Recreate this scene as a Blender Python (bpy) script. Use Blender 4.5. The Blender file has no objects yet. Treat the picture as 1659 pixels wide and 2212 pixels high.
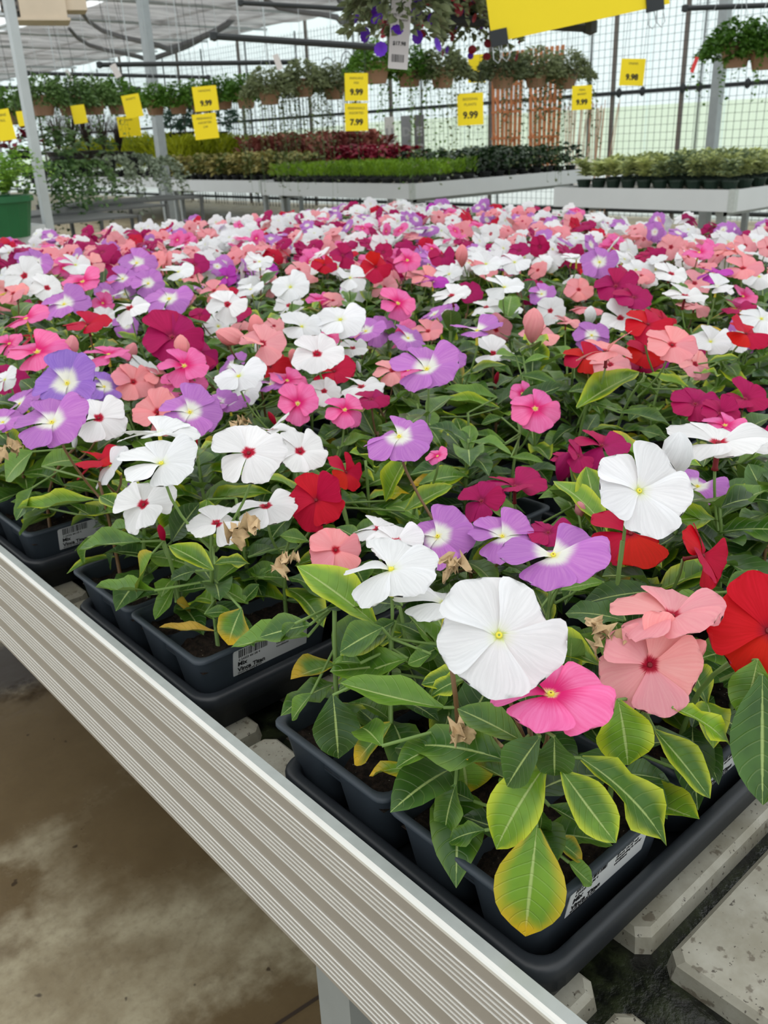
import bpy, math, random
import numpy as np
from mathutils import Vector, Matrix
random.seed(7)
rng = np.random.default_rng(7)
SC = bpy.context.scene
COL = SC.collection
Z0 = 0.80                      # height of the tray rims above the greenhouse floor

# ------------------------------------------------------------------ camera, light, exposure
RW = np.array([[0.0, 0.0, 0.0]] * 3)
def _dir(px, py):
    v = np.array([px - 829.5, -(py - 1106.0), -1900.0]); return v / np.linalg.norm(v)
_x, _y = _dir(-981, 375), _dir(3185, 202)
_w = np.cross(_y, _x); _w /= np.linalg.norm(_w)
_v = _x - (_x @ _y) * _y * 0.5; _v /= np.linalg.norm(_v)
_u = np.cross(_v, _w); _u /= np.linalg.norm(_u); _v = np.cross(_w, _u)
RW = np.array([_u, _v, _w])
CAM = np.array([-0.30518792, -0.22742797, 0.46926556 + Z0])
cam = bpy.data.cameras.new('camera'); co = bpy.data.objects.new('camera', cam); COL.objects.link(co)
M = Matrix([list(RW[0]) + [CAM[0]], list(RW[1]) + [CAM[1]], list(RW[2]) + [CAM[2]], [0, 0, 0, 1]])
co.matrix_world = M
cam.sensor_fit = 'HORIZONTAL'; cam.sensor_width = 36.0; cam.lens = 1900 / 1659 * 36.0
cam.clip_start = 0.02; cam.clip_end = 300
cam.dof.use_dof = True; cam.dof.focus_distance = 0.62; cam.dof.aperture_fstop = 24.0
SC.camera = co

wd = bpy.data.worlds.new('overcast_sky'); SC.world = wd; wd.use_nodes = True
nt = wd.node_tree; nt.nodes.clear()
wo = nt.nodes.new('ShaderNodeOutputWorld'); bg = nt.nodes.new('ShaderNodeBackground')
tc = nt.nodes.new('ShaderNodeTexCoord'); sx = nt.nodes.new('ShaderNodeSeparateXYZ'); rp = nt.nodes.new('ShaderNodeValToRGB')
nt.links.new(tc.outputs['Generated'], sx.inputs[0]); nt.links.new(sx.outputs['Z'], rp.inputs[0])
rp.color_ramp.elements[0].position = 0.0; rp.color_ramp.elements[0].color = (0.90, 0.97, 0.98, 1)
rp.color_ramp.elements[1].position = 0.6; rp.color_ramp.elements[1].color = (0.98, 1.0, 1.0, 1)
nt.links.new(rp.outputs[0], bg.inputs[0]); bg.inputs[1].default_value = 1.75
nt.links.new(bg.outputs[0], wo.inputs[0])
sl = bpy.data.lights.new('hazy_sun', 'SUN'); sl.energy = 1.2; sl.angle = math.radians(50); sl.color = (1, 0.98, 0.95)
so = bpy.data.objects.new('hazy_sun', sl); COL.objects.link(so); so.rotation_euler = (math.radians(12), math.radians(-14), 0)
vs = SC.view_settings
vs.view_transform = 'Standard'; vs.look = 'None'; vs.gamma = 1.0; vs.use_curve_mapping = False; vs.exposure = -0.44

# ------------------------------------------------------------------ helpers
def ray(px, py): return RW @ _dir(px, py)
def at_z(px, py, z):
    r = ray(px, py); return Vector(CAM + r * ((z + Z0 - CAM[2]) / r[2]))
def at_x(px, py, x):
    r = ray(px, py); return Vector(CAM + r * ((x - CAM[0]) / r[0]))
def at_d(px, py, d):
    return Vector(CAM + ray(px, py) * d)
def proj(p):
    q = RW.T @ (np.array(p) - CAM); return (829.5 + 1900 * q[0] / -q[2], 1106 - 1900 * q[1] / -q[2], -q[2])
def lin(r, g, b):
    f = lambda c: (c / 255 / 12.92) if c / 255 <= 0.04045 else ((c / 255 + 0.055) / 1.055) ** 2.4
    return (f(r), f(g), f(b), 1.0)
TC_H = np.array([-0.653, -0.757, 0.0]); CR_H = np.array([0.757, -0.653, 0.0])

def tag(o, label=None, cat=None, group=None, kind=None):
    if label: o['label'] = label
    if cat: o['category'] = cat
    if group: o['group'] = group
    if kind: o['kind'] = kind
    return o
def empty(name, loc, label, cat, group=None):
    o = bpy.data.objects.new(name, None); COL.objects.link(o); o.location = loc; o.empty_display_size = 0.02
    return tag(o, label, cat, group)
def link(name, me, parent=None, mat=None):
    o = bpy.data.objects.new(name, me); COL.objects.link(o)
    if parent is not None: o.parent = parent
    if mat is not None: o.matrix_basis = mat
    return o
def make_mesh(name, V, F, mats, UV=None, mi=None, smooth=True):
    me = bpy.data.meshes.new(name)
    me.from_pydata([tuple(v) for v in V], [], [tuple(f) for f in F])
    for m in mats: me.materials.append(m)
    if UV is not None:
        uvl = me.uv_layers.new(name='UVMap'); li = np.empty(len(me.loops), dtype=np.int32)
        me.loops.foreach_get('vertex_index', li)
        uvl.data.foreach_set('uv', np.asarray(UV, dtype=np.float32)[li].ravel())
    if mi is not None: me.polygons.foreach_set('material_index', np.asarray(mi, dtype=np.int32))
    me.polygons.foreach_set('use_smooth', [smooth] * len(me.polygons))
    me.update(); return me

class MB:
    """collects simple solids into one mesh"""
    def __init__(s): s.V = []; s.F = []; s.mi = []
    def add(s, V, F, m=0):
        n = len(s.V); s.V += [tuple(v) for v in V]; s.F += [tuple(i + n for i in f) for f in F]; s.mi += [m] * len(F); return s
    def box(s, a, b, m=0):
        (x0, y0, z0), (x1, y1, z1) = a, b
        V = [(x0, y0, z0), (x1, y0, z0), (x1, y1, z0), (x0, y1, z0), (x0, y0, z1), (x1, y0, z1), (x1, y1, z1), (x0, y1, z1)]
        return s.add(V, [(0, 3, 2, 1), (4, 5, 6, 7), (0, 1, 5, 4), (1, 2, 6, 5), (2, 3, 7, 6), (3, 0, 4, 7)], m)
    def tube(s, pts, r, n=6, m=0, r1=None, cap=True):
        pts = [Vector(p) for p in pts]; V = []; F = []; L = len(pts)
        up = Vector((0.13, 0.07, 1)).normalized()
        for i, p in enumerate(pts):
            d = (pts[min(i + 1, L - 1)] - pts[max(i - 1, 0)]); d = d.normalized() if d.length > 1e-9 else Vector((0, 0, 1))
            a = d.cross(up)
            if a.length < 0.05: a = d.cross(Vector((1, 0, 0)))
            a.normalize(); b = d.cross(a)
            rr = r if r1 is None else r + (r1 - r) * i / max(L - 1, 1)
            for k in range(n):
                t = 2 * math.pi * k / n; V.append(p + a * (rr * math.cos(t)) + b * (rr * math.sin(t)))
        for i in range(L - 1):
            for k in range(n):
                F.append((i * n + k, i * n + (k + 1) % n, (i + 1) * n + (k + 1) % n, (i + 1) * n + k))
        if cap: F += [tuple(range(n)), tuple(range((L - 1) * n, L * n))]
        return s.add(V, F, m)
    def lathe(s, prof, c=(0, 0, 0), n=20, m=0):
        V = []; F = []
        for (r, z) in prof:
            for k in range(n):
                t = 2 * math.pi * k / n; V.append((c[0] + r * math.cos(t), c[1] + r * math.sin(t), c[2] + z))
        for i in range(len(prof) - 1):
            for k in range(n): F.append((i * n + k, i * n + (k + 1) % n, (i + 1) * n + (k + 1) % n, (i + 1) * n + k))
        return s.add(V, F, m)
    def build(s, name, mats, parent=None, smooth=False, mat=None):
        if not isinstance(mats, (list, tuple)): mats = [mats]
        return link(name, make_mesh(name, s.V, s.F, mats, mi=s.mi, smooth=smooth), parent, mat)
    def mesh(s, name, mats, smooth=False):
        if not isinstance(mats, (list, tuple)): mats = [mats]
        return make_mesh(name, s.V, s.F, mats, mi=s.mi, smooth=smooth)

class Merge:
    """template meshes stamped many times into one mesh"""
    def __init__(s, mats): s.mats = mats; s.V = []; s.F = []; s.U = []; s.mi = []; s.n = 0
    def stamp(s, T, mtx, m):
        V, F, U = T; A = np.array(mtx); W = V @ A[:3, :3].T + A[:3, 3]
        s.V.append(W); s.U.append(U); s.F += [tuple(i + s.n for i in f) for f in F]; s.mi += [m] * len(F); s.n += len(V)
    def mesh(s, name):
        return make_mesh(name, np.concatenate(s.V), s.F, s.mats, np.concatenate(s.U), s.mi)

# ------------------------------------------------------------------ materials
def mat(name):
    m = bpy.data.materials.new(name); m.use_nodes = True; t = m.node_tree; t.nodes.clear()
    out = t.nodes.new('ShaderNodeOutputMaterial'); return m, t, out
def N(t, typ, **kw):
    n = t.nodes.new(typ)
    for k, v in kw.items():
        if k.startswith('i_'):
            n.inputs[int(k[2:])].default_value = v
        else: setattr(n, k, v)
    return n
def math_(t, op, a, b=None, c=None, clamp=False):
    n = t.nodes.new('ShaderNodeMath'); n.operation = op; n.use_clamp = clamp
    for i, v in enumerate((a, b, c)):
        if v is None: continue
        if isinstance(v, (int, float)): n.inputs[i].default_value = v
        else: t.links.new(v, n.inputs[i])
    return n.outputs[0]
def smooth_(t, v, a, b, o0=0.0, o1=1.0):
    n = t.nodes.new('ShaderNodeMapRange'); n.interpolation_type = 'SMOOTHSTEP'
    t.links.new(v, n.inputs[0]); n.inputs[1].default_value = a; n.inputs[2].default_value = b; n.inputs[3].default_value = o0; n.inputs[4].default_value = o1
    return n.outputs[0]
def mix_(t, f, a, b, mode='MIX'):
    n = t.nodes.new('ShaderNodeMix'); n.data_type = 'RGBA'; n.blend_type = mode
    for i, v in ((0, f), (6, a), (7, b)):
        if isinstance(v, (int, float, tuple)): n.inputs[i].default_value = v
        else: t.links.new(v, n.inputs[i])
    return n.outputs[2]
def noise_(t, scale, detail=3.0, vec=None, rough=0.55, kind='obj', stretch=None):
    if vec is None:
        c = t.nodes.new('ShaderNodeTexCoord'); vec = c.outputs['Object'] if kind == 'obj' else c.outputs['Generated']
    if stretch:
        mp = t.nodes.new('ShaderNodeMapping'); mp.inputs['Scale'].default_value = stretch; t.links.new(vec, mp.inputs[0]); vec = mp.outputs[0]
    n = t.nodes.new('ShaderNodeTexNoise'); n.inputs['Scale'].default_value = scale; n.inputs['Detail'].default_value = detail; n.inputs['Roughness'].default_value = rough
    t.links.new(vec, n.inputs['Vector']); return n.outputs['Fac']
def world_pos(t):
    return t.nodes.new('ShaderNodeNewGeometry').outputs['Position']
def princ(t, out, col, rough=0.5, metal=0.0, spec=0.5, bump=None, bstr=0.2, bdist=0.002):
    p = t.nodes.new('ShaderNodeBsdfPrincipled')
    for k, v in (('Base Color', col), ('Roughness', rough), ('Metallic', metal), ('Specular IOR Level', spec)):
        if isinstance(v, (int, float, tuple)): p.inputs[k].default_value = v
        else: t.links.new(v, p.inputs[k])
    if bump is not None:
        b = t.nodes.new('ShaderNodeBump'); b.inputs['Strength'].default_value = bstr; b.inputs['Distance'].default_value = bdist
        t.links.new(bump, b.inputs['Height']); t.links.new(b.outputs[0], p.inputs['Normal'])
    if out is not None: t.links.new(p.outputs[0], out.inputs[0])
    return p
def simple(name, rgb, rough=0.55, metal=0.0, var=0.12, scale=8.0, spec=0.4, bstr=0.0):
    m, t, out = mat(name); c = lin(*rgb)
    nz = noise_(t, scale, 4, world_pos(t)); d = tuple(x * (1 - var) for x in c[:3]) + (1,); l = tuple(min(1, x * (1 + var)) for x in c[:3]) + (1,)
    princ(t, out, mix_(t, nz, d, l), rough, metal, spec, nz if bstr else None, bstr); return m

def petal_mat(name, body, throat, eye, thr_r, eye_r, back, body2=None, trans=0.3, thr_soft=0.14):
    m, t, out = mat(name)
    uv = N(t, 'ShaderNodeUVMap').outputs[0]; sep = N(t, 'ShaderNodeSeparateXYZ'); t.links.new(uv, sep.inputs[0]); u, v = sep.outputs[0], sep.outputs[1]
    mp = N(t, 'ShaderNodeMapping'); mp.inputs['Scale'].default_value = (1.3, 22, 1); t.links.new(uv, mp.inputs[0])
    oi = N(t, 'ShaderNodeObjectInfo')
    ad = N(t, 'ShaderNodeVectorMath', operation='ADD'); t.links.new(mp.outputs[0], ad.inputs[0]); t.links.new(oi.outputs['Random'], ad.inputs[1])
    streak = noise_(t, 1.0, 3, ad.outputs[0])
    b2 = body2 or tuple(min(255, c * 1.0 + 14) for c in body)
    c = mix_(t, smooth_(t, streak, 0.3, 0.75), lin(*body), lin(*b2))
    hs = N(t, 'ShaderNodeHueSaturation'); t.links.new(c, hs.inputs['Color'])
    t.links.new(math_(t, 'MULTIPLY_ADD', oi.outputs['Random'], 0.18, 0.91), hs.inputs['Value'])
    t.links.new(math_(t, 'MULTIPLY_ADD', oi.outputs['Random'], 0.02, 0.49), hs.inputs['Hue'])
    c = hs.outputs[0]
    uu = math_(t, 'ADD', u, math_(t, 'MULTIPLY', math_(t, 'SUBTRACT', streak, 0.5), 0.22))
    c = mix_(t, smooth_(t, uu, thr_r - thr_soft, thr_r + thr_soft, 1, 0), c, lin(*throat))
    if eye: c = mix_(t, smooth_(t, uu, eye_r - 0.03, eye_r + 0.05, 1, 0), c, lin(*eye))
    geo = N(t, 'ShaderNodeNewGeometry')
    c = mix_(t, math_(t, 'MULTIPLY', geo.outputs['Backfacing'], 0.7), c, lin(*back))
    p = princ(t, None, c, 0.62, 0, 0.25, streak, 0.25, 0.0006)
    tr = N(t, 'ShaderNodeBsdfTranslucent'); t.links.new(c, tr.inputs[0])
    mx = N(t, 'ShaderNodeMixShader'); mx.inputs[0].default_value = trans
    t.links.new(p.outputs[0], mx.inputs[1]); t.links.new(tr.outputs[0], mx.inputs[2]); t.links.new(mx.outputs[0], out.inputs[0])
    return m
PM = {
 'W': petal_mat('petal_white_yellow_eye', (232, 233, 236), (232, 236, 214), (205, 215, 120), 0.12, 0.035, (236, 236, 232)),
 'WR': petal_mat('petal_white_red_eye', (234, 233, 235), (228, 70, 110), (185, 8, 50), 0.13, 0.115, (238, 230, 226), thr_soft=0.05),
 'L': petal_mat('petal_lavender', (186, 112, 198), (240, 240, 232), (240, 236, 180), 0.30, 0.06, (196, 164, 206), (202, 134, 208), thr_soft=0.12),
 'B': petal_mat('petal_blue_lavender', (150, 108, 202), (240, 240, 228), (240, 236, 180), 0.34, 0.06, (180, 160, 206), (168, 126, 212), thr_soft=0.12),
 'P': petal_mat('petal_pale_pink', (241, 158, 165), (225, 60, 90), (170, 5, 45), 0.12, 0.10, (240, 178, 180), (246, 172, 176), thr_soft=0.07),
 'K': petal_mat('petal_hot_pink', (240, 104, 170), (226, 26, 118), (238, 226, 150), 0.34, 0.045, (236, 150, 180), (246, 128, 188), thr_soft=0.22),
 'R': petal_mat('petal_red', (194, 0, 40), (160, 0, 34), (150, 20, 40), 0.10, 0.03, (208, 62, 88), (208, 8, 50)),
 'M': petal_mat('petal_burgundy', (166, 6, 84), (130, 2, 60), (200, 60, 100), 0.16, 0.03, (186, 60, 120), (182, 14, 96)),
 'V': petal_mat('petal_violet', (186, 50, 178), (160, 20, 130), (235, 225, 200), 0.16, 0.04, (186, 80, 178), (200, 70, 190)),
 'S': petal_mat('petal_salmon', (243, 150, 158), (226, 50, 70), (180, 10, 40), 0.12, 0.08, (244, 168, 160), (246, 162, 170), thr_soft=0.07),
}
def leaf_mat(name, dark, light, edge, edge_amt, tip_amt=0.0, vein=(170, 190, 116), rough=0.34):
    m, t, out = mat(name)
    uv = N(t, 'ShaderNodeUVMap').outputs[0]; sep = N(t, 'ShaderNodeSeparateXYZ'); t.links.new(uv, sep.inputs[0]); u, v = sep.outputs[0], sep.outputs[1]
    oi = N(t, 'ShaderNodeObjectInfo'); rnd = oi.outputs['Random']
    av = math_(t, 'MULTIPLY', math_(t, 'ABSOLUTE', math_(t, 'SUBTRACT', v, 0.5)), 2.0)
    n1 = noise_(t, 3.0, 3, world_pos(t), stretch=(12, 12, 12))
    c = mix_(t, smooth_(t, math_(t, 'ADD', n1, math_(t, 'MULTIPLY', math_(t, 'SUBTRACT', rnd, 0.5), 0.5)), 0.25, 0.8), lin(*dark), lin(*light))
    ph = math_(t, 'MULTIPLY', math_(t, 'SUBTRACT', u, math_(t, 'MULTIPLY', math_(t, 'POWER', av, 1.4), 0.16)), 9.0)
    tri = math_(t, 'ABSOLUTE', math_(t, 'SUBTRACT', math_(t, 'FRACT', ph), 0.5))
    lat = smooth_(t, tri, 0.0, 0.10, 1, 0)
    c = mix_(t, math_(t, 'MULTIPLY', lat, 0.13), c, lin(*vein))
    mid = smooth_(t, av, 0.025, 0.075, 1, 0)
    c = mix_(t, math_(t, 'MULTIPLY', mid, 0.8), c, lin(*vein))
    nn = noise_(t, 26.0, 3, world_pos(t))
    e = math_(t, 'ADD', math_(t, 'MULTIPLY', av, 1.0), math_(t, 'MULTIPLY', math_(t, 'SUBTRACT', nn, 0.5), 0.25))
    e = math_(t, 'MULTIPLY', smooth_(t, e, 0.45, 1.1), edge_amt)
    if tip_amt:
        tt = math_(t, 'MULTIPLY', smooth_(t, math_(t, 'ADD', u, math_(t, 'MULTIPLY', math_(t, 'SUBTRACT', nn, 0.5), 0.9)), 0.62, 0.95), tip_amt)
        e = math_(t, 'MAXIMUM', e, tt)
    c = mix_(t, e, c, lin(*edge))
    geo = N(t, 'ShaderNodeNewGeometry'); c = mix_(t, math_(t, 'MULTIPLY', geo.outputs['Backfacing'], 0.45), c, lin(120, 150, 96))
    h = math_(t, 'ADD', math_(t, 'MULTIPLY', lat, -0.5), math_(t, 'MULTIPLY', mid, -0.8))
    p = princ(t, None, c, rough, 0, 0.42, h, 0.5, 0.0012)
    tr = N(t, 'ShaderNodeBsdfTranslucent'); t.links.new(mix_(t, 0.5, c, lin(150, 190, 40)), tr.inputs[0])
    mx = N(t, 'ShaderNodeMixShader'); mx.inputs[0].default_value = 0.14
    t.links.new(p.outputs[0], mx.inputs[1]); t.links.new(tr.outputs[0], mx.inputs[2]); t.links.new(mx.outputs[0], out.inputs[0])
    return m
LM = {
 'g': leaf_mat('leaf_green', (44, 84, 20), (92, 132, 38), (130, 160, 50), 0.35),
 'd': leaf_mat('leaf_dark_green', (32, 64, 22), (62, 100, 36), (90, 130, 50), 0.2),
 'e': leaf_mat('leaf_yellow_edged', (58, 98, 20), (110, 150, 36), (196, 204, 40), 0.85),
 'y': leaf_mat('leaf_yellow_tipped', (60, 104, 30), (110, 150, 40), (222, 176, 28), 0.6, 0.85),
 'o': leaf_mat('leaf_old_yellow', (170, 130, 30), (196, 160, 50), (120, 90, 30), 0.4),
}
stem_m = simple('stem_green', (110, 138, 70), 0.5)
stem_r = simple('stem_brownish', (112, 84, 54), 0.5)
eye_y = simple('eye_yellow', (226, 214, 70), 0.6)
eye_d = simple('eye_dark_red', (120, 20, 30), 0.6)
calyx_m = simple('calyx_green', (120, 150, 76), 0.5)
dry_m = simple('dried_petal', (196, 168, 128), 0.8, var=0.35, scale=120)

# ------------------------------------------------------------------ leaf and petal templates
LW = ([0, .05, .15, .3, .45, .6, .75, .87, .95, 1.0], [.10, .18, .50, .84, .99, .97, .77, .48, .21, .0])
def leaf_T(nu, nv, droop, fold, wave, ph):
    V, U, F = [], [], []
    for i in range(nu + 1):
        u = i / nu; w = float(np.interp(u, *LW)) * 0.5
        for j in range(nv + 1):
            v = 2 * j / nv - 1
            z = droop * (0.35 * u - u * u) + fold * abs(v) * w * 0.7 + wave * math.sin(u * 11 + ph + (1.3 if v > 0 else 0)) * v * v * w * 2
            V.append((u * (1 - abs(droop) * 0.12 * u), w * v, z)); U.append((u, (v + 1) / 2))
    for i in range(nu):
        for j in range(nv):
            a = i * (nv + 1) + j; F.append((a, a + nv + 1, a + nv + 2, a + 1))
    return np.array(V), F, np.array(U)
LEAFT = [leaf_T(9, 4, d, f, w, p) for d, f, w, p in ((0.25, .25, .03, 0), (0.40, .3, .05, 1), (0.10, .35, .03, 2), (0.55, .2, .06, 3), (-0.1, .35, .04, 4), (0.3, .2, .09, 5))]
LEAFLOW = [leaf_T(3, 2, d, .3, 0, 0) for d in (0.2, 0.5)]
LEAFME = {k: [make_mesh('leaf', T[0], T[1], [LM[k]], T[2]) for T in LEAFT] for k in LM}

PU = [0, .12, .3, .5, .68, .8, .9, .96, 1.0]; PWID = [.07, .13, .29, .47, .62, .66, .62, .52, .34]
def petal_T(nu, nv, ang, tilt=0.12, droop=0.10, ruf=0.02, ph=0.0):
    V, U, F = [], [], []; ca, sa = math.cos(ang), math.sin(ang)
    for i in range(nu + 1):
        u = 1 - (1 - i / nu) ** 1.45; wd_ = float(np.interp(u, PU, PWID)) if nu > 4 else float(np.interp(u, PU, PWID)) 
        for j in range(nv + 1):
            v = 2 * j / nv - 1
            x = 0.035 + u * 0.985 - 0.15 * u * v * v + 0.06 * u * v
            y = wd_ * v * 0.86
            z = -0.02 + 0.10 * math.sin(min(u * 2, 1) * 1.57) - droop * u * u + tilt * v * wd_ * 0.55 + ruf * math.sin(v * 7 + ph) * u ** 3 + 0.03 * v * v * u
            V.append((x * ca - y * sa, x * sa + y * ca, z)); U.append((u, j / nv))
    for i in range(nu):
        for j in range(nv):
            a = i * (nv + 1) + j; F.append((a, a + nv + 1, a + nv + 2, a + 1))
    return np.array(V), F, np.array(U)
PETT = [petal_T(8, 6, 0, t, d, r, p) for t, d, r, p in ((.12, .10, .02, 0), (.16, .18, .03, 2), (.08, .02, .025, 4))]
def joinT(Ts):
    V, F, U, n = [], [], [], 0
    for T in Ts:
        V.append(T[0]); U.append(T[2]); F += [tuple(i + n for i in f) for f in T[1]]; n += len(T[0])
    return np.concatenate(V), F, np.concatenate(U)
FLOW_LOW = [joinT([petal_T(4, 2, k * 1.2566 + 0.1 * math.sin(k * 3 + s), .12, (.05, .18, .3)[s], .02) for k in range(5)]) for s in range(3)]
FLOW_MID = [joinT([petal_T(5, 4, k * 1.2566 + 0.12 * math.sin(k * 3 + s), .13, (.03, .14, .28)[s], .03, k) for k in range(5)]) for s in range(3)]
PETME = {k: [make_mesh('petal', T[0], T[1], [PM[k]], T[2]) for T in PETT] for k in PM}
def flower_base_mesh(k):
    m = MB(); ey = 1 if k in ('WR', 'P', 'S', 'R', 'M') else 0
    m.lathe([(0.0, 0.012), (0.018, 0.014)], n=8, m=1)
    m.lathe([(0.018, 0.014), (0.03, 0.026), (0.045, 0.022), (0.055, 0.0), (0.05, -0.10), (0.055, -0.5), (0.075, -0.56), (0.0, -0.6)], n=8, m=0)
    return m.mesh('flower', [eye_y if not ey else eye_d, eye_d if k != 'W' else calyx_m], True)
def calyx_parts(m): pass
FBASE = {k: flower_base_mesh(k) for k in PM}
def flower_mid_mesh(k, s):
    V, F, U = FLOW_MID[s]; b = FBASE[k]; n = len(V)
    bv = np.array([tuple(v.co) for v in b.vertices]); bf = [tuple(i + n for i in p.vertices) for p in b.polygons]
    mi = [0] * len(F) + [p.material_index + 1 for p in b.polygons]
    return make_mesh('flower', np.concatenate([V, bv]), F + bf, [PM[k]] + list(b.materials), np.concatenate([U, np.zeros((len(bv), 2))]), mi)
FMID = {k: [flower_mid_mesh(k, s) for s in range(3)] for k in PM}
def bud_T():
    V, F, U = [], [], []; n = 10; P = [(0.02, 0), (.10, .12), (.20, .35), (.23, .55), (.19, .75), (.10, .92), (.0, 1.0)]
    for i, (r, z) in enumerate(P):
        for k in range(n + 1):
            t = 2 * math.pi * k / n + z * 1.2; rr = r * (1 + .10 * math.cos(5 * (t - z * 1.2)))
            V.append((rr * math.cos(t), rr * math.sin(t), z)); U.append((0.55 + z * .4, (k % 5) / 5))
    for i in range(len(P) - 1):
        for k in range(n): a = i * (n + 1) + k; F.append((a, a + 1, a + n + 2, a + n + 1))
    return np.array(V), F, np.array(U)
BUDT = bud_T()
BUDME = {k: make_mesh('flower_bud', BUDT[0], BUDT[1], [PM[k]], BUDT[2]) for k in PM}

def frame(n, spin=0.0):
    """matrix whose z axis is n"""
    z = Vector(n).normalized(); x = Vector((0, 0, 1)).cross(z)
    if x.length < 1e-3: x = Vector((1, 0, 0))
    x.normalize(); y = z.cross(x); m = Matrix((x, y, z)).transposed()
    return (m @ Matrix.Rotation(spin, 3, 'Z'))
def T4(R3, s, loc):
    if isinstance(s, (int, float)): s = (s, s, s)
    m = (R3 @ Matrix.Diagonal(Vector(s))).to_4x4(); m.translation = Vector(loc); return m
def leaf_frame(d, up=(0, 0, 1), roll=0.0):
    x = Vector(d).normalized(); y = Vector(up).cross(x)
    if y.length < 1e-3: y = Vector((0, 1, 0))
    y.normalize(); z = x.cross(y); return Matrix((x, y, z)).transposed() @ Matrix.Rotation(roll, 3, 'X')
# ------------------------------------------------------------------ the greenhouse shell
def floor_mat():
    m, t, out = mat('wet_concrete'); P = world_pos(t)
    big = noise_(t, 1.6, 4, P, 0.5); mid = noise_(t, 6, 6, P, 0.65); fine = noise_(t, 70, 4, P, 0.6)
    def stain(px, py, r, soft):
        c = at_z(px, py, -Z0); d = N(t, 'ShaderNodeVectorMath', operation='DISTANCE'); t.links.new(P, d.inputs[0]); d.inputs[1].default_value = c
        dd = math_(t, 'ADD', d.outputs['Value'], math_(t, 'MULTIPLY', math_(t, 'SUBTRACT', mid, .5), .30))
        return smooth_(t, dd, r - soft, r + soft, 1, 0)
    c = mix_(t, smooth_(t, mid, 0.35, 0.68), lin(138, 124, 96), lin(176, 166, 138))
    wet = math_(t, 'MAXIMUM', stain(330, 1780, .22, .14), stain(20, 1640, .34, .10)); wet = math_(t, 'MAXIMUM', wet, stain(640, 2330, .20, .06))
    wet = math_(t, 'MAXIMUM', wet, smooth_(t, big, .56, .66, 0, .6)); wet = math_(t, 'MAXIMUM', wet, stain(-60, 1960, .14, .06))
    c = mix_(t, wet, c, mix_(t, mid, lin(92, 76, 52), lin(122, 104, 76)))
    c = mix_(t, smooth_(t, fine, 0.45, 0.75, 0, 0.3), c, lin(96, 82, 62))
    sp = noise_(t, 26, 2, P); c = mix_(t, smooth_(t, sp, 0.70, 0.74, 0, 0.8), c, lin(50, 38, 28))
    pud = stain(20, 1440, .16, .05); c = mix_(t, pud, c, lin(54, 42, 30))
    princ(t, out, c, math_(t, 'SUBTRACT', math_(t, 'MULTIPLY_ADD', wet, -0.35, 0.6), math_(t, 'MULTIPLY', pud, .15)), 0, 0.5, math_(t, 'ADD', mid, math_(t, 'MULTIPLY', fine, 0.3)), 0.3, 0.004); return m
floor_m = floor_mat()
b = MB(); b.box((-7, -4, -0.08), (12.4, 34, 0)); o = b.build('floor', floor_m); tag(o, kind='structure')
# joints sawn in the slab (dark shallow strips set in the floor)
crack_m = simple('slab_joint', (58, 46, 36), 0.8)
for k, (p, q) in enumerate([(at_z(600, 2212, -Z0), at_z(740, 2120, -Z0)), (at_z(-700, 1700, -Z0), at_z(-820, 1600, -Z0))]):
    d = (q - p).normalized(); s = Vector((-d.y, d.x, 0)) * 0.003; a, c = p - d * 3, q + d * 3
    o = MB().add([a - s + Vector((0, 0, .001)), c - s + Vector((0, 0, .001)), c + s + Vector((0, 0, .001)), a + s + Vector((0, 0, .001)), a - s - Vector((0, 0, .01)), c - s - Vector((0, 0, .01)), c + s - Vector((0, 0, .01)), a + s - Vector((0, 0, .01))], [(0, 1, 2, 3), (4, 7, 6, 5), (0, 4, 5, 1), (2, 6, 7, 3)]).build('trim_1' if k == 0 else 'trim_2', crack_m); tag(o, kind='structure')
# ground outside
def ground_mat():
    m, t, out = mat('outside_ground'); P = world_pos(t); sp = N(t, 'ShaderNodeSeparateXYZ'); t.links.new(P, sp.inputs[0])
    c = mix_(t, smooth_(t, sp.outputs[0], 26, 34), lin(214, 212, 206), mix_(t, noise_(t, .3, 3, P), lin(176, 192, 138), lin(198, 208, 164)))
    princ(t, out, c, 0.9); return m
gm = ground_mat()
V = []; F = []; n = 12
for i in range(n + 1):
    x = 12.4 + 90 * (i / n) ** 1.3; z = -0.05 + max(0, (x - 32)) * 0.055
    V += [(x, -60, z), (x, 120, z)]
    if i: F.append((2 * i - 2, 2 * i, 2 * i + 1, 2 * i - 1))
o = link('terrain', make_mesh('terrain', V, F, [gm])); tag(o, kind='structure')

def poly_mat():
    m, t, out = mat('translucent_sheet')
    d = N(t, 'ShaderNodeBsdfTranslucent'); d.inputs[0].default_value = (0.86, 0.95, 0.96, 1)
    g = N(t, 'ShaderNodeBsdfTransparent'); g.inputs[0].default_value = (0.88, 0.95, 0.96, 1)
    p = N(t, 'ShaderNodeBsdfPrincipled'); p.inputs['Base Color'].default_value = (0.75, 0.85, 0.87, 1); p.inputs['Roughness'].default_value = 0.3
    a = N(t, 'ShaderNodeMixShader'); a.inputs[0].default_value = 0.55; t.links.new(d.outputs[0], a.inputs[1]); t.links.new(g.outputs[0], a.inputs[2])
    b2 = N(t, 'ShaderNodeMixShader'); b2.inputs[0].default_value = 0.08; t.links.new(a.outputs[0], b2.inputs[1]); t.links.new(p.outputs[0], b2.inputs[2])
    t.links.new(b2.outputs[0], out.inputs[0]); return m
poly_m = poly_mat()
galv = simple('galvanised_steel', (150, 156, 158), 0.42, 0.35, 0.15, 14)
galv_l = simple('galvanised_light', (176, 182, 184), 0.45, 0.25, 0.10, 10)
dark_m = simple('dark_steel', (44, 48, 50), 0.5, 0.2)
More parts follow.
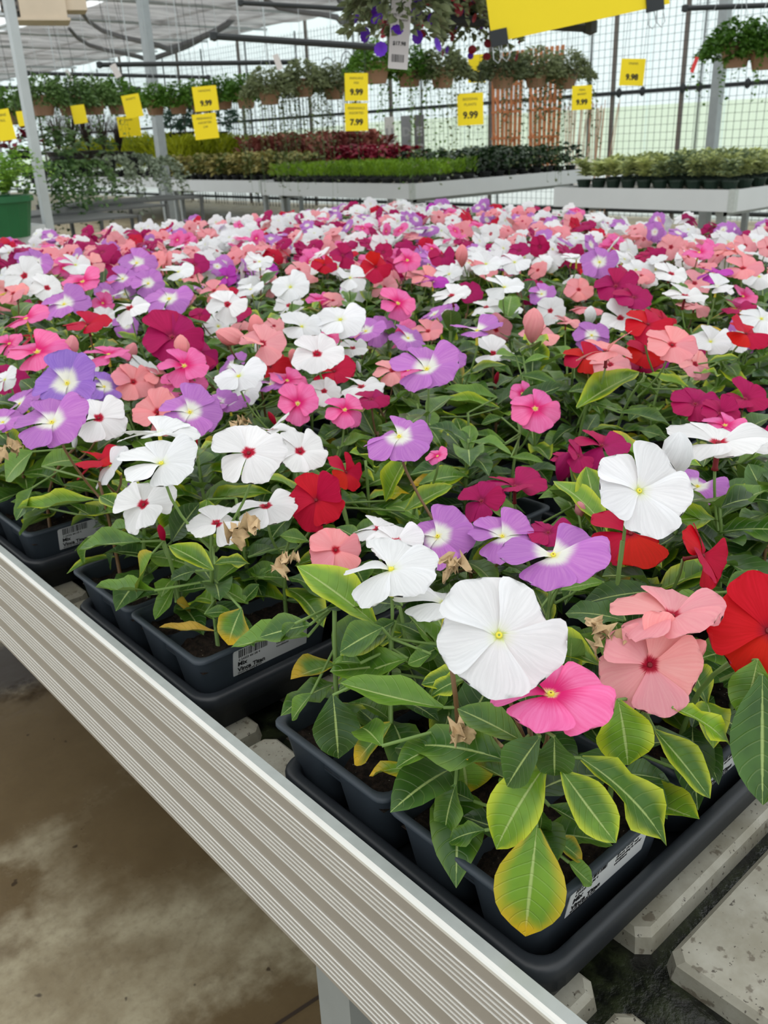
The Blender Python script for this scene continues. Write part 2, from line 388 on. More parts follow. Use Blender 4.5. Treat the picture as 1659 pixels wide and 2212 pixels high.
brown_m = simple('weathered_post', (112, 104, 98), 0.6)
WX = 12.0
# corrugated sheets of the side wall, each sheet a piece of the wall
wall = bpy.data.objects.new('wall_right', None); COL.objects.link(wall); tag(wall, kind='structure')
def corr_sheet(y0, w, z0, z1, step=0.045, amp=0.009):
    V = []; F = []; n = int(round(w / step))
    for i in range(n + 1):
        x = amp * (1 if (i // 1) % 2 else -1); V += [(WX + x, y0 + w * i / n, z0), (WX + x, y0 + w * i / n, z1)]
        if i: F.append((2 * i - 2, 2 * i - 1, 2 * i + 1, 2 * i))
    return V, F
y = -2.0
while y < 34:
    V, F = corr_sheet(y, 1.24, 0.02, 3.75); link('panel', make_mesh('panel', V, F, [poly_m], smooth=False), wall); y += 1.22
for y in [4.9, 7.2, 8.35, 10.8, 13.3, 15.8, 18.3, 21, 24, 27, 30, 33]:
    MB().box((WX - .07, y - .025, 0), (WX - .02, y + .025, 3.8)).build('wall_post', brown_m, wall)
for z, r in ((Z0 + 0.96, .028), (3.75, .03), (0.12, .03)):
    MB().tube([(WX - .1, -2, z), (WX - .1, 34, z)], r, 8).build('wall_rail', dark_m if z < 3 else galv, wall)
for y in [5.4, 6.2, 6.9, 7.15, 7.8, 8.2, 9.4, 18.8]:
    MB().lathe([(0, -.07), (.035, -.045), (.05, 0), (.035, .045), (0, .07)], (WX - .11, y, Z0 + 0.96), 8).build('rail_clamp', dark_m, wall, True)
# end wall far to the left
bw = bpy.data.objects.new('wall_back', None); COL.objects.link(bw); tag(bw, kind='structure')
for k in range(12):
    x0 = -3 + k * 1.25
    MB().box((x0, 33.9, 0.02), (x0 + 1.22, 33.93, 3.75)).build('panel', poly_m, bw)
    MB().box((x0 - .03, 33.8, 0), (x0 + .02, 33.9, 3.8)).build('wall_post', galv, bw)
# wire grid panels in front of the wall
grid_m = simple('grid_wire', (62, 66, 66), 0.5, 0.3)
gid = 0
for y0 in np.arange(3.2, 30.0, 1.83):
    g = empty('wire_grid_panel', (WX - .17, float(y0), 0.03), 'wire grid panel standing along the translucent wall, %s from the right' % ['first', 'second', 'third', 'fourth', 'fifth', 'sixth', 'seventh', 'eighth', 'ninth', 'tenth', 'eleventh', 'twelfth', 'thirteenth', 'fourteenth', 'fifteenth'][gid], 'wire panel', 'wire grid panels along the wall'); gid += 1
    b = MB()
    for k in range(18):
        yy = 0.04 + k * 0.103; b.box((-.0025, yy - .0025, 0), (.0025, yy + .0025, 3.3))
    for k in range(32):
        zz = 0.03 + k * 0.104; b.box((-.0055, 0.02, zz - .0025), (-.0005, 1.81, zz + .0025))
    o = b.build('wire_mesh', grid_m, g); tag(o, kind='stuff')
    for yy in (0.0, 1.81): MB().box((-.006, yy, -.02), (.006, yy + .009, 3.32)).build('frame_post', dark_m, g)
# ceiling: shade cloth on purlins at the left
def cloth_mat():
    m, t, out = mat('shade_cloth'); P = world_pos(t)
    n1 = noise_(t, 1.2, 5, P, 0.6, stretch=(0.5, 2.5, 1)); c = mix_(t, smooth_(t, n1, .3, .7), lin(120, 118, 116), lin(176, 174, 172))
    a = N(t, 'ShaderNodeBsdfDiffuse'); t.links.new(c, a.inputs[0]); b2 = N(t, 'ShaderNodeBsdfTranslucent'); t.links.new(c, b2.inputs[0])
    tr = N(t, 'ShaderNodeBsdfTransparent')
    x = N(t, 'ShaderNodeMixShader'); x.inputs[0].default_value = 0.55; t.links.new(a.outputs[0], x.inputs[1]); t.links.new(b2.outputs[0], x.inputs[2])
    y2 = N(t, 'ShaderNodeMixShader'); y2.inputs[0].default_value = 0.12; t.links.new(x.outputs[0], y2.inputs[1]); t.links.new(tr.outputs[0], y2.inputs[2])
    t.links.new(y2.outputs[0], out.inputs[0]); return m
def roof_mat():
    m, t, out = mat('dimming_roof_sheet')  # sheet that lets through only part of the daylight
    d = N(t, 'ShaderNodeBsdfTranslucent'); d.inputs[0].default_value = (0.9, 0.9, 0.9, 1)
    g = N(t, 'ShaderNodeBsdfTransparent'); g.inputs[0].default_value = (0.92, 0.92, 0.92, 1)
    a = N(t, 'ShaderNodeMixShader'); a.inputs[0].default_value = 0.55; t.links.new(d.outputs[0], a.inputs[1]); t.links.new(g.outputs[0], a.inputs[2])
    t.links.new(a.outputs[0], out.inputs[0]); return m
roof_m = roof_mat()
cloth_m = cloth_mat()
CZ = 2.70 + Z0
ceil = bpy.data.objects.new('ceiling', None); COL.objects.link(ceil); tag(ceil, kind='structure')
def cloth(x0, x1, y0, y1, nx=16, ny=40, sag=0.10):
    V = []; F = []
    for i in range(nx + 1):
        for j in range(ny + 1):
            x = x0 + (x1 - x0) * i / nx; yy = y0 + (y1 - y0) * j / ny
            z = CZ + 0.03 - sag * abs(math.sin(math.pi * (yy - y0) / 2.4)) * (0.6 + .4 * math.sin(x * 2.1)) + 0.02 * math.sin(x * 5 + yy * 3)
            if i == 0: z += .0
            V.append((x, yy, z))
    for i in range(nx):
        for j in range(ny): a = i * (ny + 1) + j; F.append((a, a + ny + 1, a + ny + 2, a + 1))
    return make_mesh('shade_cloth', V, F, [cloth_m])
for k in range(15):
    xa = -6.9 + k * 1.26; V = []; F = []
    for q in range(9): V += [(xa + 1.24 * q / 8, -3.8, 4.55 + .015 * (q % 2)), (xa + 1.24 * q / 8, 33.8, 4.55 + .015 * (q % 2))]
    for q in range(8): F.append((2 * q, 2 * q + 1, 2 * q + 3, 2 * q + 2))
    link('dimming_roof_panel', make_mesh('dimming_roof_panel', V, F, [roof_m], smooth=False), ceil)  # roof added to dim the daylight indoors against the bright walls
for y in np.arange(-3, 34, 3.0): MB().box((-6.9, y - .03, 4.40), (12.0, y + .03, 4.48)).build('rafter', galv_l, ceil)
link('shade_cloth', cloth(7.2, 11.75, 12.0, 33.6), ceil)
link('shade_cloth', cloth(2.0, 6.0, 22.0, 33.6, 12, 24), ceil)
for y in np.arange(12.4, 33, 2.4):
    MB().tube([(1.5, y, CZ), (WX, y, CZ)], .03, 6).build('purlin', galv_l, ceil)
for x in (7.1, 9.5, 11.8):
    MB().tube([(x, 11.0, CZ + .05), (x, 33.8, CZ + .05)], .028, 6).build('purlin', galv_l, ceil)
bundle_m = simple('bunched_cloth', (120, 120, 122), 0.9)
for (x, y0, dz) in ((7.3, 16.0, .55), (8.2, 18.5, .5), (9.0, 13.0, .35), (10.2, 12.6, .3)):
    pts = [(x + 3.0 * (i / 12), y0 + .3 * math.sin(i), CZ - dz * math.sin(math.pi * i / 12)) for i in range(13)]
    MB().tube(pts, .035, 7, r1=.06).build('cloth_roll', bundle_m, ceil, True)
# standing posts
def post(px0, py0, px1, py1, x, w, name, label, m, low=None):
    base = at_x(px1, py1, x); p = Vector((base.x, base.y, 0))
    e = empty(name, p, label, 'post')
    b = MB(); b.box((-w / 2, -w / 2, 0.012), (w / 2, w / 2, 4.4)); b.build('post_shaft', m, e)
    MB().box((-w, -w, 0), (w, w, .012)).build('base_plate', m, e)
    return e
post(0, 0, 103, 478, 2.36, .06, 'roof_post', 'slim galvanised square post rising behind the far left corner of the flowers', galv_l)
post(0, 0, 345, 300, 6.3, .12, 'roof_post', 'thick grey steel post left of centre between benches and baskets', galv)
post(0, 0, 1535, 342, 9.2, .10, 'roof_post', 'grey steel post behind the pale succulents at the right', galv)
post(0, 0, 5, 360, 3.6, .05, 'roof_post', 'short-looking pale post at the far left edge behind the fern', galv_l)
#@@STRUCT
# ------------------------------------------------------------------ benches
alu = simple('brushed_aluminium', (162, 156, 148), 0.42, 0.35, 0.07, 30)
alu_hl = simple('aluminium_highlight', (222, 221, 216), 0.30, 0.4, 0.04, 30)  # paler aluminium, a highlight painted on the rail's top edge and ribs
alu_top = simple('galvanised_flange', (176, 182, 180), 0.45, 0.3, 0.18, 60)
alu_far = simple('painted_aluminium', (196, 200, 203), 0.5, 0.15, 0.05, 4)
def pad_mat():
    m, t, out = mat('bench_liner'); P = world_pos(t)
    n1 = noise_(t, 14, 5, P, .6); n2 = noise_(t, 90, 3, P); n3 = noise_(t, 260, 2, P)
    c = mix_(t, smooth_(t, n1, .35, .7), lin(138, 134, 118), lin(170, 168, 156))
    c = mix_(t, smooth_(t, n2, .60, .68, 0, .7), c, lin(84, 74, 60)); c = mix_(t, smooth_(t, n3, .66, .72, 0, .8), c, lin(44, 34, 26))
    princ(t, out, c, .45, 0, .4, n2, .3, .002); return m
def gunk_mat():
    m, t, out = mat('wet_dirt_channel'); P = world_pos(t); n1 = noise_(t, 60, 5, P, .6)
    c = mix_(t, smooth_(t, n1, .4, .7), lin(12, 14, 10), lin(40, 46, 28)); princ(t, out, c, .25, 0, .5, n1, .6, .004); return m
pad_m, gunk_m = pad_mat(), gunk_mat()
X1, Y0B, Y1B = 2.80, -0.9, 3.20
ZT, ZB, XR = 0.022, -0.140, -0.026
bench = empty('plant_bench', (0, 0, 0), 'long aluminium-edged growing bench covered with trays of flowering vinca', 'bench')
prof = [(-0.0135, ZB + .004), (-0.0135, ZT - 0.003), (-0.0145, ZT), (XR + .0035, ZT), (XR + .0012, ZT - .0007), (XR + .0002, ZT - .0022), (XR, ZT - .0045)]
mat_i = [1, 1, 1, 2, 2, 2]  # rounded outer edge gets the painted highlight colour
H = ZT - ZB
for (f0, f1, n) in ((.104, .225, 5), (.327, .449, 5), (.56, .685, 5), (.805, .950, 5)):
    for k in range(n):
        zc = ZT - H * (f0 + (f1 - f0) * k / (n - 1)); w = .00045
        prof += [(XR, zc + w), (XR - .0009, zc + w * .5), (XR - .0009, zc - w * .5), (XR, zc - w)]; mat_i += [0, 2, 2, 2]
prof += [(XR, ZB + .002), (XR + .002, ZB)]; mat_i += [0, 0]
V = []; F = []; mi = []
for (x, z) in prof: V += [(x, Y0B, z + Z0), (x, Y1B, z + Z0)]
for i in range(len(prof) - 1): F.append((2 * i, 2 * i + 1, 2 * i + 3, 2 * i + 2)); mi.append(mat_i[min(i, len(mat_i) - 1)])
F.append((2 * len(prof) - 2, 2 * len(prof) - 1, 1, 0)); mi.append(0)
F += [tuple(range(0, 2 * len(prof), 2)), tuple(range(1, 2 * len(prof), 2))]; mi += [0, 0]
o = link('side_rail', make_mesh('side_rail', V, F, [alu, alu_top, alu_hl], mi=mi, smooth=False), bench)
for a, c in (((-.013, Y1B - .02, ZB + Z0), (X1, Y1B, ZT + Z0)), ((-.013, Y0B, ZB + Z0), (X1, Y0B + .02, ZT + Z0)), ((X1 - .012, Y0B + .02, ZB + Z0), (X1, Y1B - .02, ZT + Z0))):
    MB().box(a, c).build('side_rail', alu_far, bench)
MB().box((-.0125, Y0B + .02, Z0 - .08), (X1 - .012, Y1B - .02, Z0 - .062)).build('bench_bed', gunk_m, bench)
def pad_mesh(w, l):
    V = []; r = .008
    for (ins, z) in ((0, -.017), (.002, -.004), (.006, 0)):
        V += [(ins, ins + r, z), (ins + r, ins, z), (w - ins - r, ins, z), (w - ins, ins + r, z), (w - ins, l - ins - r, z), (w - ins - r, l - ins, z), (ins + r, l - ins, z), (ins, l - ins - r, z)]
    F = [(i * 8 + k, i * 8 + (k + 1) % 8, i * 8 + 8 + (k + 1) % 8, i * 8 + 8 + k) for i in range(2) for k in range(8)] + [tuple(range(16, 24))]
    return make_mesh('liner_pad', V, F, [pad_m], smooth=False)
xs = [(-.010, .060)] + [(.107 + .345 * k, .107 + .345 * k + .298) for k in range(8)]
ys = [(-.88, -.46), (-.445, -.018)] + [(-.006 + .39 * k, -.006 + .39 * k + .378) for k in range(9)]
pc = {}
for (xa, xb) in xs:
    for (ya, yb) in ys:
        k = (round(xb - xa, 3), round(yb - ya, 3))
        if k not in pc: pc[k] = pad_mesh(*k)
        if xb < X1 and yb < Y1B - .02: link('liner_pad', pc[k], bench, Matrix.Translation((xa, ya, Z0 - .045)))
for (x, y) in ((.55, .95), (.55, 2.6), (2.5, .4), (2.5, 2.6)):
    b = MB(); b.box((x - .025, y - .025, 0), (x + .025, y + .025, Z0 - .15)); b.build('leg', galv, bench)
p = at_z(770, 2240, -.35); MB().box((p.x - .02, p.y - .02, 0), (p.x + .03, p.y + .03, Z0 - .13)).build('leg', galv, bench)
for y in (-.5, .95, 2.6): MB().box((.05, y - .03, Z0 - .15), (2.8, y + .03, Z0 - .08)).build('cross_beam', galv, bench)

def far_bench(x0, y0, x1, y1, label, lower=None):
    e = empty('plant_bench', (x0, y0, 0), label, 'bench', None); w, l = x1 - x0, y1 - y0; zt = Z0; zb = Z0 - .165
    for a, c in (((0, 0, zb), (.015, l, zt)), ((w - .015, 0, zb), (w, l, zt)), ((.015, 0, zb), (w - .015, .015, zt)), ((.015, l - .015, zb), (w - .015, l, zt))):
        MB().box(a, c).build('side_rail', alu_far, e)
    MB().box((-.004, -.004, zb - .002), (.05, .05, zt + .003)).build('corner_cap', alu_top, e)
    MB().box((.015, .015, zt - .09), (w - .015, l - .015, zt - .06)).build('bench_bed', pad_m, e)
    for (a, c) in ((.2, .2), (w - .2, .2), (.2, l - .2), (w - .2, l - .2)): MB().box((a - .03, c - .03, 0), (a + .03, c + .03, zt - .09)).build('leg', galv, e)
    MB().box((.15, .17, zb - .05), (w - .15, .23, zb)).build('cross_beam', galv, e); MB().box((.15, l - .23, zb - .05), (w - .15, l - .17, zb)).build('cross_beam', galv, e)
    return e
FB = {}
FB['right'] = far_bench(6.55, 3.39, 10.0, 5.15, 'pale metal bench of succulents at the right behind the vinca bench')
FB['mid'] = far_bench(6.81, 7.32, 10.1, 10.25, 'pale metal bench carrying bright green feathery plants, centre of the back row')
FB['left'] = far_bench(7.1, 10.7, 9.9, 13.5, 'pale metal bench carrying blotched coleus, left of the feathery green bench')
FB['dark'] = far_bench(7.6, 14.2, 10.4, 19.6, 'shaded metal bench under yellow-green and dark grassy plants, far left')
FB['near_left'] = far_bench(1.0, 6.3, 2.25, 8.9, 'low bench at the left edge holding the fern in a green pot')

# ------------------------------------------------------------------ nursery trays and cell packs
tray_m = simple('tray_plastic', (38, 42, 47), 0.42, 0, .15, 40, .45)
pack_m = simple('pack_plastic', (52, 60, 68), 0.50, 0, .18, 30, .4)
sticker_m = simple('white_sticker', (206, 208, 208), 0.5, 0, .02)
ink_m = simple('black_ink', (24, 24, 26), 0.6, 0, .02)
def soil_mat():
    m, t, out = mat('potting_soil'); P = world_pos(t); n1 = noise_(t, 160, 5, P, .7); n2 = noise_(t, 330, 2, P)
    c = mix_(t, smooth_(t, n1, .35, .7), lin(22, 17, 14), lin(58, 46, 38)); c = mix_(t, smooth_(t, n2, .70, .76), c, lin(170, 165, 150))
    princ(t, out, c, .9, 0, .2, n1, .9, .006); return m
soil_m = soil_mat()
def rr(x0, y0, x1, y1, r, z, n=4):
    P = []
    for (cx, cy, a0) in ((x1 - r, y1 - r, 0), (x0 + r, y1 - r, 90), (x0 + r, y0 + r, 180), (x1 - r, y0 + r, 270)):
        for k in range(n + 1):
            a = math.radians(a0 + 90 * k / n); P.append((cx + r * math.cos(a), cy + r * math.sin(a), z))
    return P
def loft(loops, cap_last=True):
    V = []; F = []; n = len(loops[0])
    for L in loops: V += L
    for i in range(len(loops) - 1):
        for k in range(n): F.append((i * n + k, i * n + (k + 1) % n, (i + 1) * n + (k + 1) % n, (i + 1) * n + k))
    if cap_last: F.append(tuple(range((len(loops) - 1) * n, len(loops) * n)))
    return V, F
TW, TL = .54, .28
lo = []
for ins, z, r in ((.012, -.0445, .016), (.0075, -.020, .02), (.0065, -.0195, .02), (.0, -.0195, .022), (.0, -.003, .022), (.0015, -.0006, .022), (.004, 0, .021), (.008, 0, .018), (.0105, -.0012, .016), (.0115, -.004, .015), (.016, -.041, .012)):
    lo.append(rr(ins, ins, TW - ins, TL - ins, r, z, 5))
V, F = loft(lo); V2, F2 = loft([lo[0]]); F.append(tuple(reversed(range(len(lo[0])))))
TRAYME = make_mesh('nursery_tray', V, F, [tray_m])
PWX, PLY = .166, .1385
def pack_parts():
    fl = MB()
    V, F = loft([rr(0, 0, PWX, PLY, .010, .030), rr(0, 0, PWX, PLY, .010, .0325), rr(.0012, .0012, PWX - .0012, PLY - .0012, .010, .0335), rr(.0055, .0055, PWX - .0055, PLY - .0055, .011, .0335), rr(.007, .007, PWX - .007, PLY - .007, .012, .029), rr(.0085, .0085, PWX - .0085, PLY - .0085, .012, .012)], False); fl.add(V, F)
    for k in range(2):
        y0 = .004 + k * (PLY - .008) / 2; y1 = y0 + (PLY - .008) / 2
        L = []
        for s, z, r in ((0, .031, .012), (.003, .015, .013), (.007, -.015, .016), (.010, -.035, .018), (.014, -.0395, .018)):
            L.append(rr(.004 + s * .8, y0 + s, PWX - .004 - s * .8, y1 - s, r, z))
        V, F = loft(L); fl.add([v for v in V], [tuple(reversed(f)) for f in F])
    body = fl.mesh('pack_body', [pack_m], True)
    V = []; F = []; nx, ny = 16, 14; R = random.Random(3)
    for i in range(nx + 1):
        for j in range(ny + 1):
            e = i in (0, nx) or j in (0, ny)
            V.append((.008 + (PWX - .016) * i / nx, .008 + (PLY - .016) * j / ny, (.015 if e else .0195 + R.uniform(-.0035, .0045))))
    for i in range(nx):
        for j in range(ny): a = i * (ny + 1) + j; F.append((a, a + ny + 1, a + ny + 2, a + 1))
    return body, make_mesh('potting_soil', V, F, [soil_m])
PACKME, SOILME = pack_parts()
TEXTS = {}
def text(body, size, parent, loc, rot, m, name='lettering', extr=.00015, align='LEFT', off=0.0):
    cu = bpy.data.curves.new(name, 'FONT'); cu.body = body; cu.size = size; cu.extrude = extr; cu.align_x = align; cu.offset = off
    cu.resolution_u = 3; key = (body, size, extr, align, off, m.name)
    if key not in TEXTS:
        t = bpy.data.objects.new(name, cu); me = bpy.data.meshes.new_from_object(t); me.name = name; bpy.data.objects.remove(t); me.materials.clear(); me.materials.append(m); TEXTS[key] = me
    bpy.data.curves.remove(cu); o = link(name, TEXTS[key], parent); o.location = loc; o.rotation_euler = rot; return o
STICKME = None
def sticker(parent, w=.088, h=.0325):
    # on the end wall of a pack, leaning with the wall
    th = math.radians(90 + 8)
    m = MB(); V, F = loft([rr(0, 0, w, h, .003, -.0003, 3), rr(0, 0, w, h, .003, .0003, 3)]); m.add(V, F)
    s = m.build('price_sticker', sticker_m, parent); s.location = (.040, .0055, -.0045); s.rotation_euler = (th - math.radians(0), 0, 0)
    s.location.y = .0100; s.rotation_euler.x = math.radians(90 + 10.5)
    text('Mix', .0070, s, (.005, .0125, .0004), (0, 0, 0), ink_m, off=.0002); text('Vinca Titan', .0070, s, (.005, .0055, .0004), (0, 0, 0), ink_m, off=.0002)
    text('Grown by: locally grown\nfor local gardens', .0028, s, (.005, .0030, .0004), (0, 0, 0), ink_m)
    text('Mature 14-16" tall\nSpread 10-12"\nGrows 14-16" tall\nOutstanding in sunny\nconditions', .0036, s, (.050, .029, .0004), (0, 0, 0), ink_m)
    b = MB(); x = .006; R = random.Random(5)
    while x < .040:
        w1 = R.choice((.0004, .0007, .0011)); b.box((x, .0225, .0003), (x + w1, .0315, .0005)); x += w1 + R.choice((.0005, .0008, .0012))
    b.build('barcode', ink_m, s); text('0 54325 66128 4', .0036, s, (.006, .0185, .0004), (0, 0, 0), ink_m)
    return s
ORD = ['first', 'second', 'third', 'fourth', 'fifth', 'sixth', 'seventh', 'eighth', 'ninth', 'tenth', 'eleventh', 'twelfth', 'thirteenth', 'fourteenth', 'fifteenth', 'sixteenth', 'seventeenth', 'eighteenth', 'nineteenth', 'twentieth']
TY = [0.0, .395, .805] + [1.17 + .335 * k for k in range(6)]
TX = [0.002 + .562 * k for k in range(5)]
CELLS = []
def seen(p, mg=90):
    q = proj(p); return q[2] > 0 and -mg < q[0] < 1659 + mg and q[1] < 2212 + mg * 2
for ti, ty in enumerate(TY):
    for tj, tx in enumerate(TX):
        if not any(seen((tx + a, ty + c, Z0 + .1)) for a in (0, .27, .54) for c in (0, .14, .28)): continue
        tr = link('nursery_tray', TRAYME, None, Matrix.Translation((tx, ty, Z0)))
        tag(tr, 'black plastic nursery tray, %s from the front, %s in from the aluminium rail' % (ORD[ti], ORD[tj]), 'tray', 'nursery trays on the near bench')
        for a in range(3):
            for c in range(2):
                px, py = tx + .009 + a * .1745, ty + .0135 + c * .1400
                if c == 1 and tj == 0: py += .001
                if px > 2.42 + .10 * (ti > 4) or not seen((px + .08, py + .07, Z0 + .1)): continue
                e = empty('cell_pack', (px, py, Z0), 'dark grey cell pack, %s of %s row, tray %s from front, %s from rail' % (ORD[a], ('front', 'back')[c], ORD[ti], ORD[tj]), 'cell pack', 'cell packs in the trays')
                link('pack_body', PACKME, e); link('potting_soil', SOILME, e)
                if c == 0 and (ti < 3 and tj == 0 and a < 3): sticker(e)
                for i in range(2):
                    for j in range(2): CELLS.append(dict(x=px + .042 + i * .082, y=py + .036 + j * .067, ti=ti, tj=tj, p=a + 3 * c, i=i, j=j, fl=[], lf=[]))
#@@BENCH
# ------------------------------------------------------------------ the vinca plants
# flowers that can be picked out one by one in the photograph: pixel centre, width, kind, elevation and azimuth of its face, where it is met
HF = [
(1078,1372,285,'W',40,-4),(1190,1498,272,'K',72,4),(1404,1436,215,'P',40,2),(1452,1330,235,'P',82,62),(1660,1362,225,'R',40,-10),(1195,1198,225,'L',62,0),(1085,1158,155,'L',62,8),
(945,1158,165,'L',52,-20),(855,1170,130,'WR',45,0),(815,1143,120,'WR',72,0),(845,1228,225,'W',80,-6),(960,1300,215,'W',78,-20),(725,1188,128,'S',42,14),(683,1080,140,'R',36,2),(748,1020,95,'R',30,50),
(575,1092,148,'WR',66,14),(468,1130,130,'WR',58,-8),(310,1090,140,'WR',40,-14),(348,1000,180,'W',46,2),(345,938,170,'W',80,0),(238,1005,110,'W',50,-60),(215,993,120,'R',76,-20),(537,978,160,'WR',46,-4),
(648,975,125,'WR',52,12),(585,930,120,'WR',78,0),(213,903,120,'WR',46,0),(112,912,150,'L',46,0),(145,828,150,'B',42,0),(225,835,85,'B',56,30),(42,872,95,'L',50,-60),(6,912,90,'L',56,0),
(80,760,125,'K',50,0),(410,890,135,'L',52,12),(340,890,115,'S',38,-10),(396,830,100,'K',46,0),(398,790,105,'K',64,10),(288,825,95,'S',44,30),(345,812,75,'S',60,60),(235,765,95,'K',56,10),
(372,728,148,'M',42,-8),(430,760,95,'M',40,50),(53,596,92,'WR',48,0),(75,566,95,'L',56,24),(102,622,68,'WR',48,34),(28,634,66,'S',50,-24),(138,657,100,'L',50,0),(55,688,95,'K',74,0),(80,725,70,'R',68,0),
(190,700,92,'R',74,8),(178,608,78,'K',54,0),(163,572,66,'W',60,24),(195,570,54,'P',46,0),(225,590,50,'M',40,0),(220,545,64,'M',50,0),(295,568,78,'L',48,0),(265,602,62,'L',60,0),(330,570,44,'L',50,20),
(385,587,68,'W',64,0),(280,664,88,'WR',58,10),(222,655,50,'K',44,20),(245,640,50,'W',74,0),(365,645,105,'L',52,0),(320,612,72,'L',60,0),(420,572,66,'M',56,0),(462,628,64,'S',60,0),(490,600,54,'V',50,10),
(492,657,88,'WR',56,0),(542,625,64,'W',58,0),(512,680,64,'M',62,0),(432,680,50,'M',50,0),(567,742,108,'P',40,2),(518,714,56,'P',50,-30),(592,704,48,'P',50,30),(627,620,86,'W',44,0),(665,582,50,'WR',46,0),
(700,572,56,'R',50,0),(575,586,50,'V',70,0),(560,565,62,'W',70,0),(756,600,72,'W',50,0),(735,690,116,'W',60,0),(652,705,94,'W',58,10),(685,765,110,'WR',54,0),(762,752,70,'WR',54,36),(690,650,62,'K',58,0),(720,650,50,'P',50,20),
(790,715,88,'L',60,0),(740,552,60,'M',50,0),(812,576,72,'R',48,0),(955,552,62,'M',46,0),(880,562,64,'K',50,0),(970,592,64,'W',60,0),(920,597,64,'S',70,0),(935,608,70,'V',78,0),(1088,582,64,'V',58,30),
(1050,570,74,'W',60,0),(1112,566,68,'W',60,0),(975,640,88,'WR',58,0),(1090,620,88,'W',68,0),(1050,664,68,'WR',58,0),(860,655,84,'K',48,0),(830,622,60,'P',50,0),(1170,635,60,'L',50,10),(1030,714,110,'L',78,-10),
(925,716,72,'S',58,0),(882,730,84,'L',58,50),(812,715,76,'L',72,0),(1065,765,95,'WR',62,0),(1165,722,90,'P',60,0),(1295,566,78,'L',40,0),(1245,560,64,'W',60,0),(1250,626,58,'S',46,0),(1385,595,62,'S',54,0),
(1450,592,74,'WR',48,0),(1330,618,88,'M',46,0),(1370,642,84,'M',58,0),(1350,600,64,'M',40,20),(1340,688,84,'WR',40,0),(1278,724,80,'L',48,10),(1222,695,62,'P',70,0),(1400,700,100,'R',48,0),(1432,690,64,'R',50,20),
(1452,745,110,'S',66,0),(1502,787,76,'P',38,0),(1310,758,125,'S',80,10),(1318,788,84,'P',46,0),(1392,762,84,'R',40,0),(1262,772,92,'R',58,0),(1535,738,90,'W',60,0),(1588,740,58,'W',50,36),(1480,640,98,'WR',62,0),(1500,660,72,'P',58,10),
(1500,612,62,'P',54,0),(1592,665,74,'M',62,0),(1612,720,94,'R',48,0),(1548,620,74,'W',68,0),(1510,545,62,'K',58,0),(1605,580,72,'S',62,0),(1640,597,66,'W',58,0),(1540,590,70,'V',72,10),(1605,640,62,'K',50,0),(1645,688,88,'W',60,0),
(515,812,115,'W',62,0),(470,872,90,'L',58,-30),(530,840,85,'W',46,0),(495,872,96,'L',78,0),(643,872,98,'K',48,0),(620,822,84,'K',58,0),(583,830,66,'L',74,0),(722,802,104,'R',58,0),(700,845,78,'WR',54,0),
(780,835,108,'WR',72,10),(745,885,95,'K',58,0),(802,862,84,'M',60,0),(922,797,158,'L',58,0),(955,770,104,'L',76,0),(848,800,84,'P',48,0),(882,800,68,'K',48,0),(862,942,158,'L',56,0),(945,985,54,'K',48,0),
(1156,882,112,'K',42,0),(1128,850,56,'K',48,0),(1502,872,104,'M',66,-20),(1556,893,84,'M',56,10),(1610,862,94,'M',58,0),(1566,918,88,'K',56,0),(1552,957,208,'WR',72,0),(1656,820,56,'V',40,0),(1645,940,88,'M',58,0),
(1220,992,60,'M',58,0),(1040,1082,108,'M',38,-34),(1112,1050,140,'M',78,0),(1300,962,120,'M',58,20),(1250,985,80,'M',40,60),(1184,1150,104,'M',58,0),(1381,1060,214,'W',42,-8),(1507,1050,125,'L',58,-20),(1634,1098,155,'L',48,0),
(1362,1152,180,'R',48,16),(1520,1200,150,'R',18,66),(1277,1036,50,'W',50,-20),(20,742,60,'K',50,-20),(10,820,60,'W',50,-20),
]
HB = [(155,742,34,'P',20),(285,755,30,'P',30),(392,742,36,'P',0),(552,700,40,'S',0),(633,768,28,'S',0),(490,724,44,'P',-70),(998,545,38,'S',0),(1152,692,64,'P',0),(1275,676,28,'W',0),(1462,970,72,'W',0),(1222,1000,48,'M',10),(1302,1180,34,'M',20),
      (1252,1095,26,'P',-10),(1080,648,24,'W',10),(310,892,34,'S',-40),(1505,1400,44,'P',40),(1236,560,0,'W',0)]
for c in CELLS: c['id'] = len(c['fl'])
def cell_for(p, k, cap=3):
    best = None
    for c in CELLS:
        d = math.hypot(c['x'] - p.x, c['y'] - p.y); n = len(c['fl'])
        if d > .16: continue
        s = d + (0 if n == 0 else (-.01 if c['fl'][0][0] == k else .05)) + (.06 if n >= cap else 0)
        if best is None or s < best[0]: best = (s, c)
    if best is None: best = (0, min(CELLS, key=lambda c: math.hypot(c['x'] - p.x, c['y'] - p.y)))
    return best[1]
def place_px(px, py, w, D, zlo, zhi):
    p = at_d(px, py, 1900 * D / w / math.sqrt(1 + ((px - 829.5) ** 2 + (py - 1106) ** 2) / 1900 ** 2) ** 0)
    z = p.z - Z0
    if z < zlo or z > zhi: p = at_z(px, py, min(max(z, zlo), zhi))
    dist = (p - Vector(CAM)).length; return p, w * dist / 1900
R = random.Random(11)
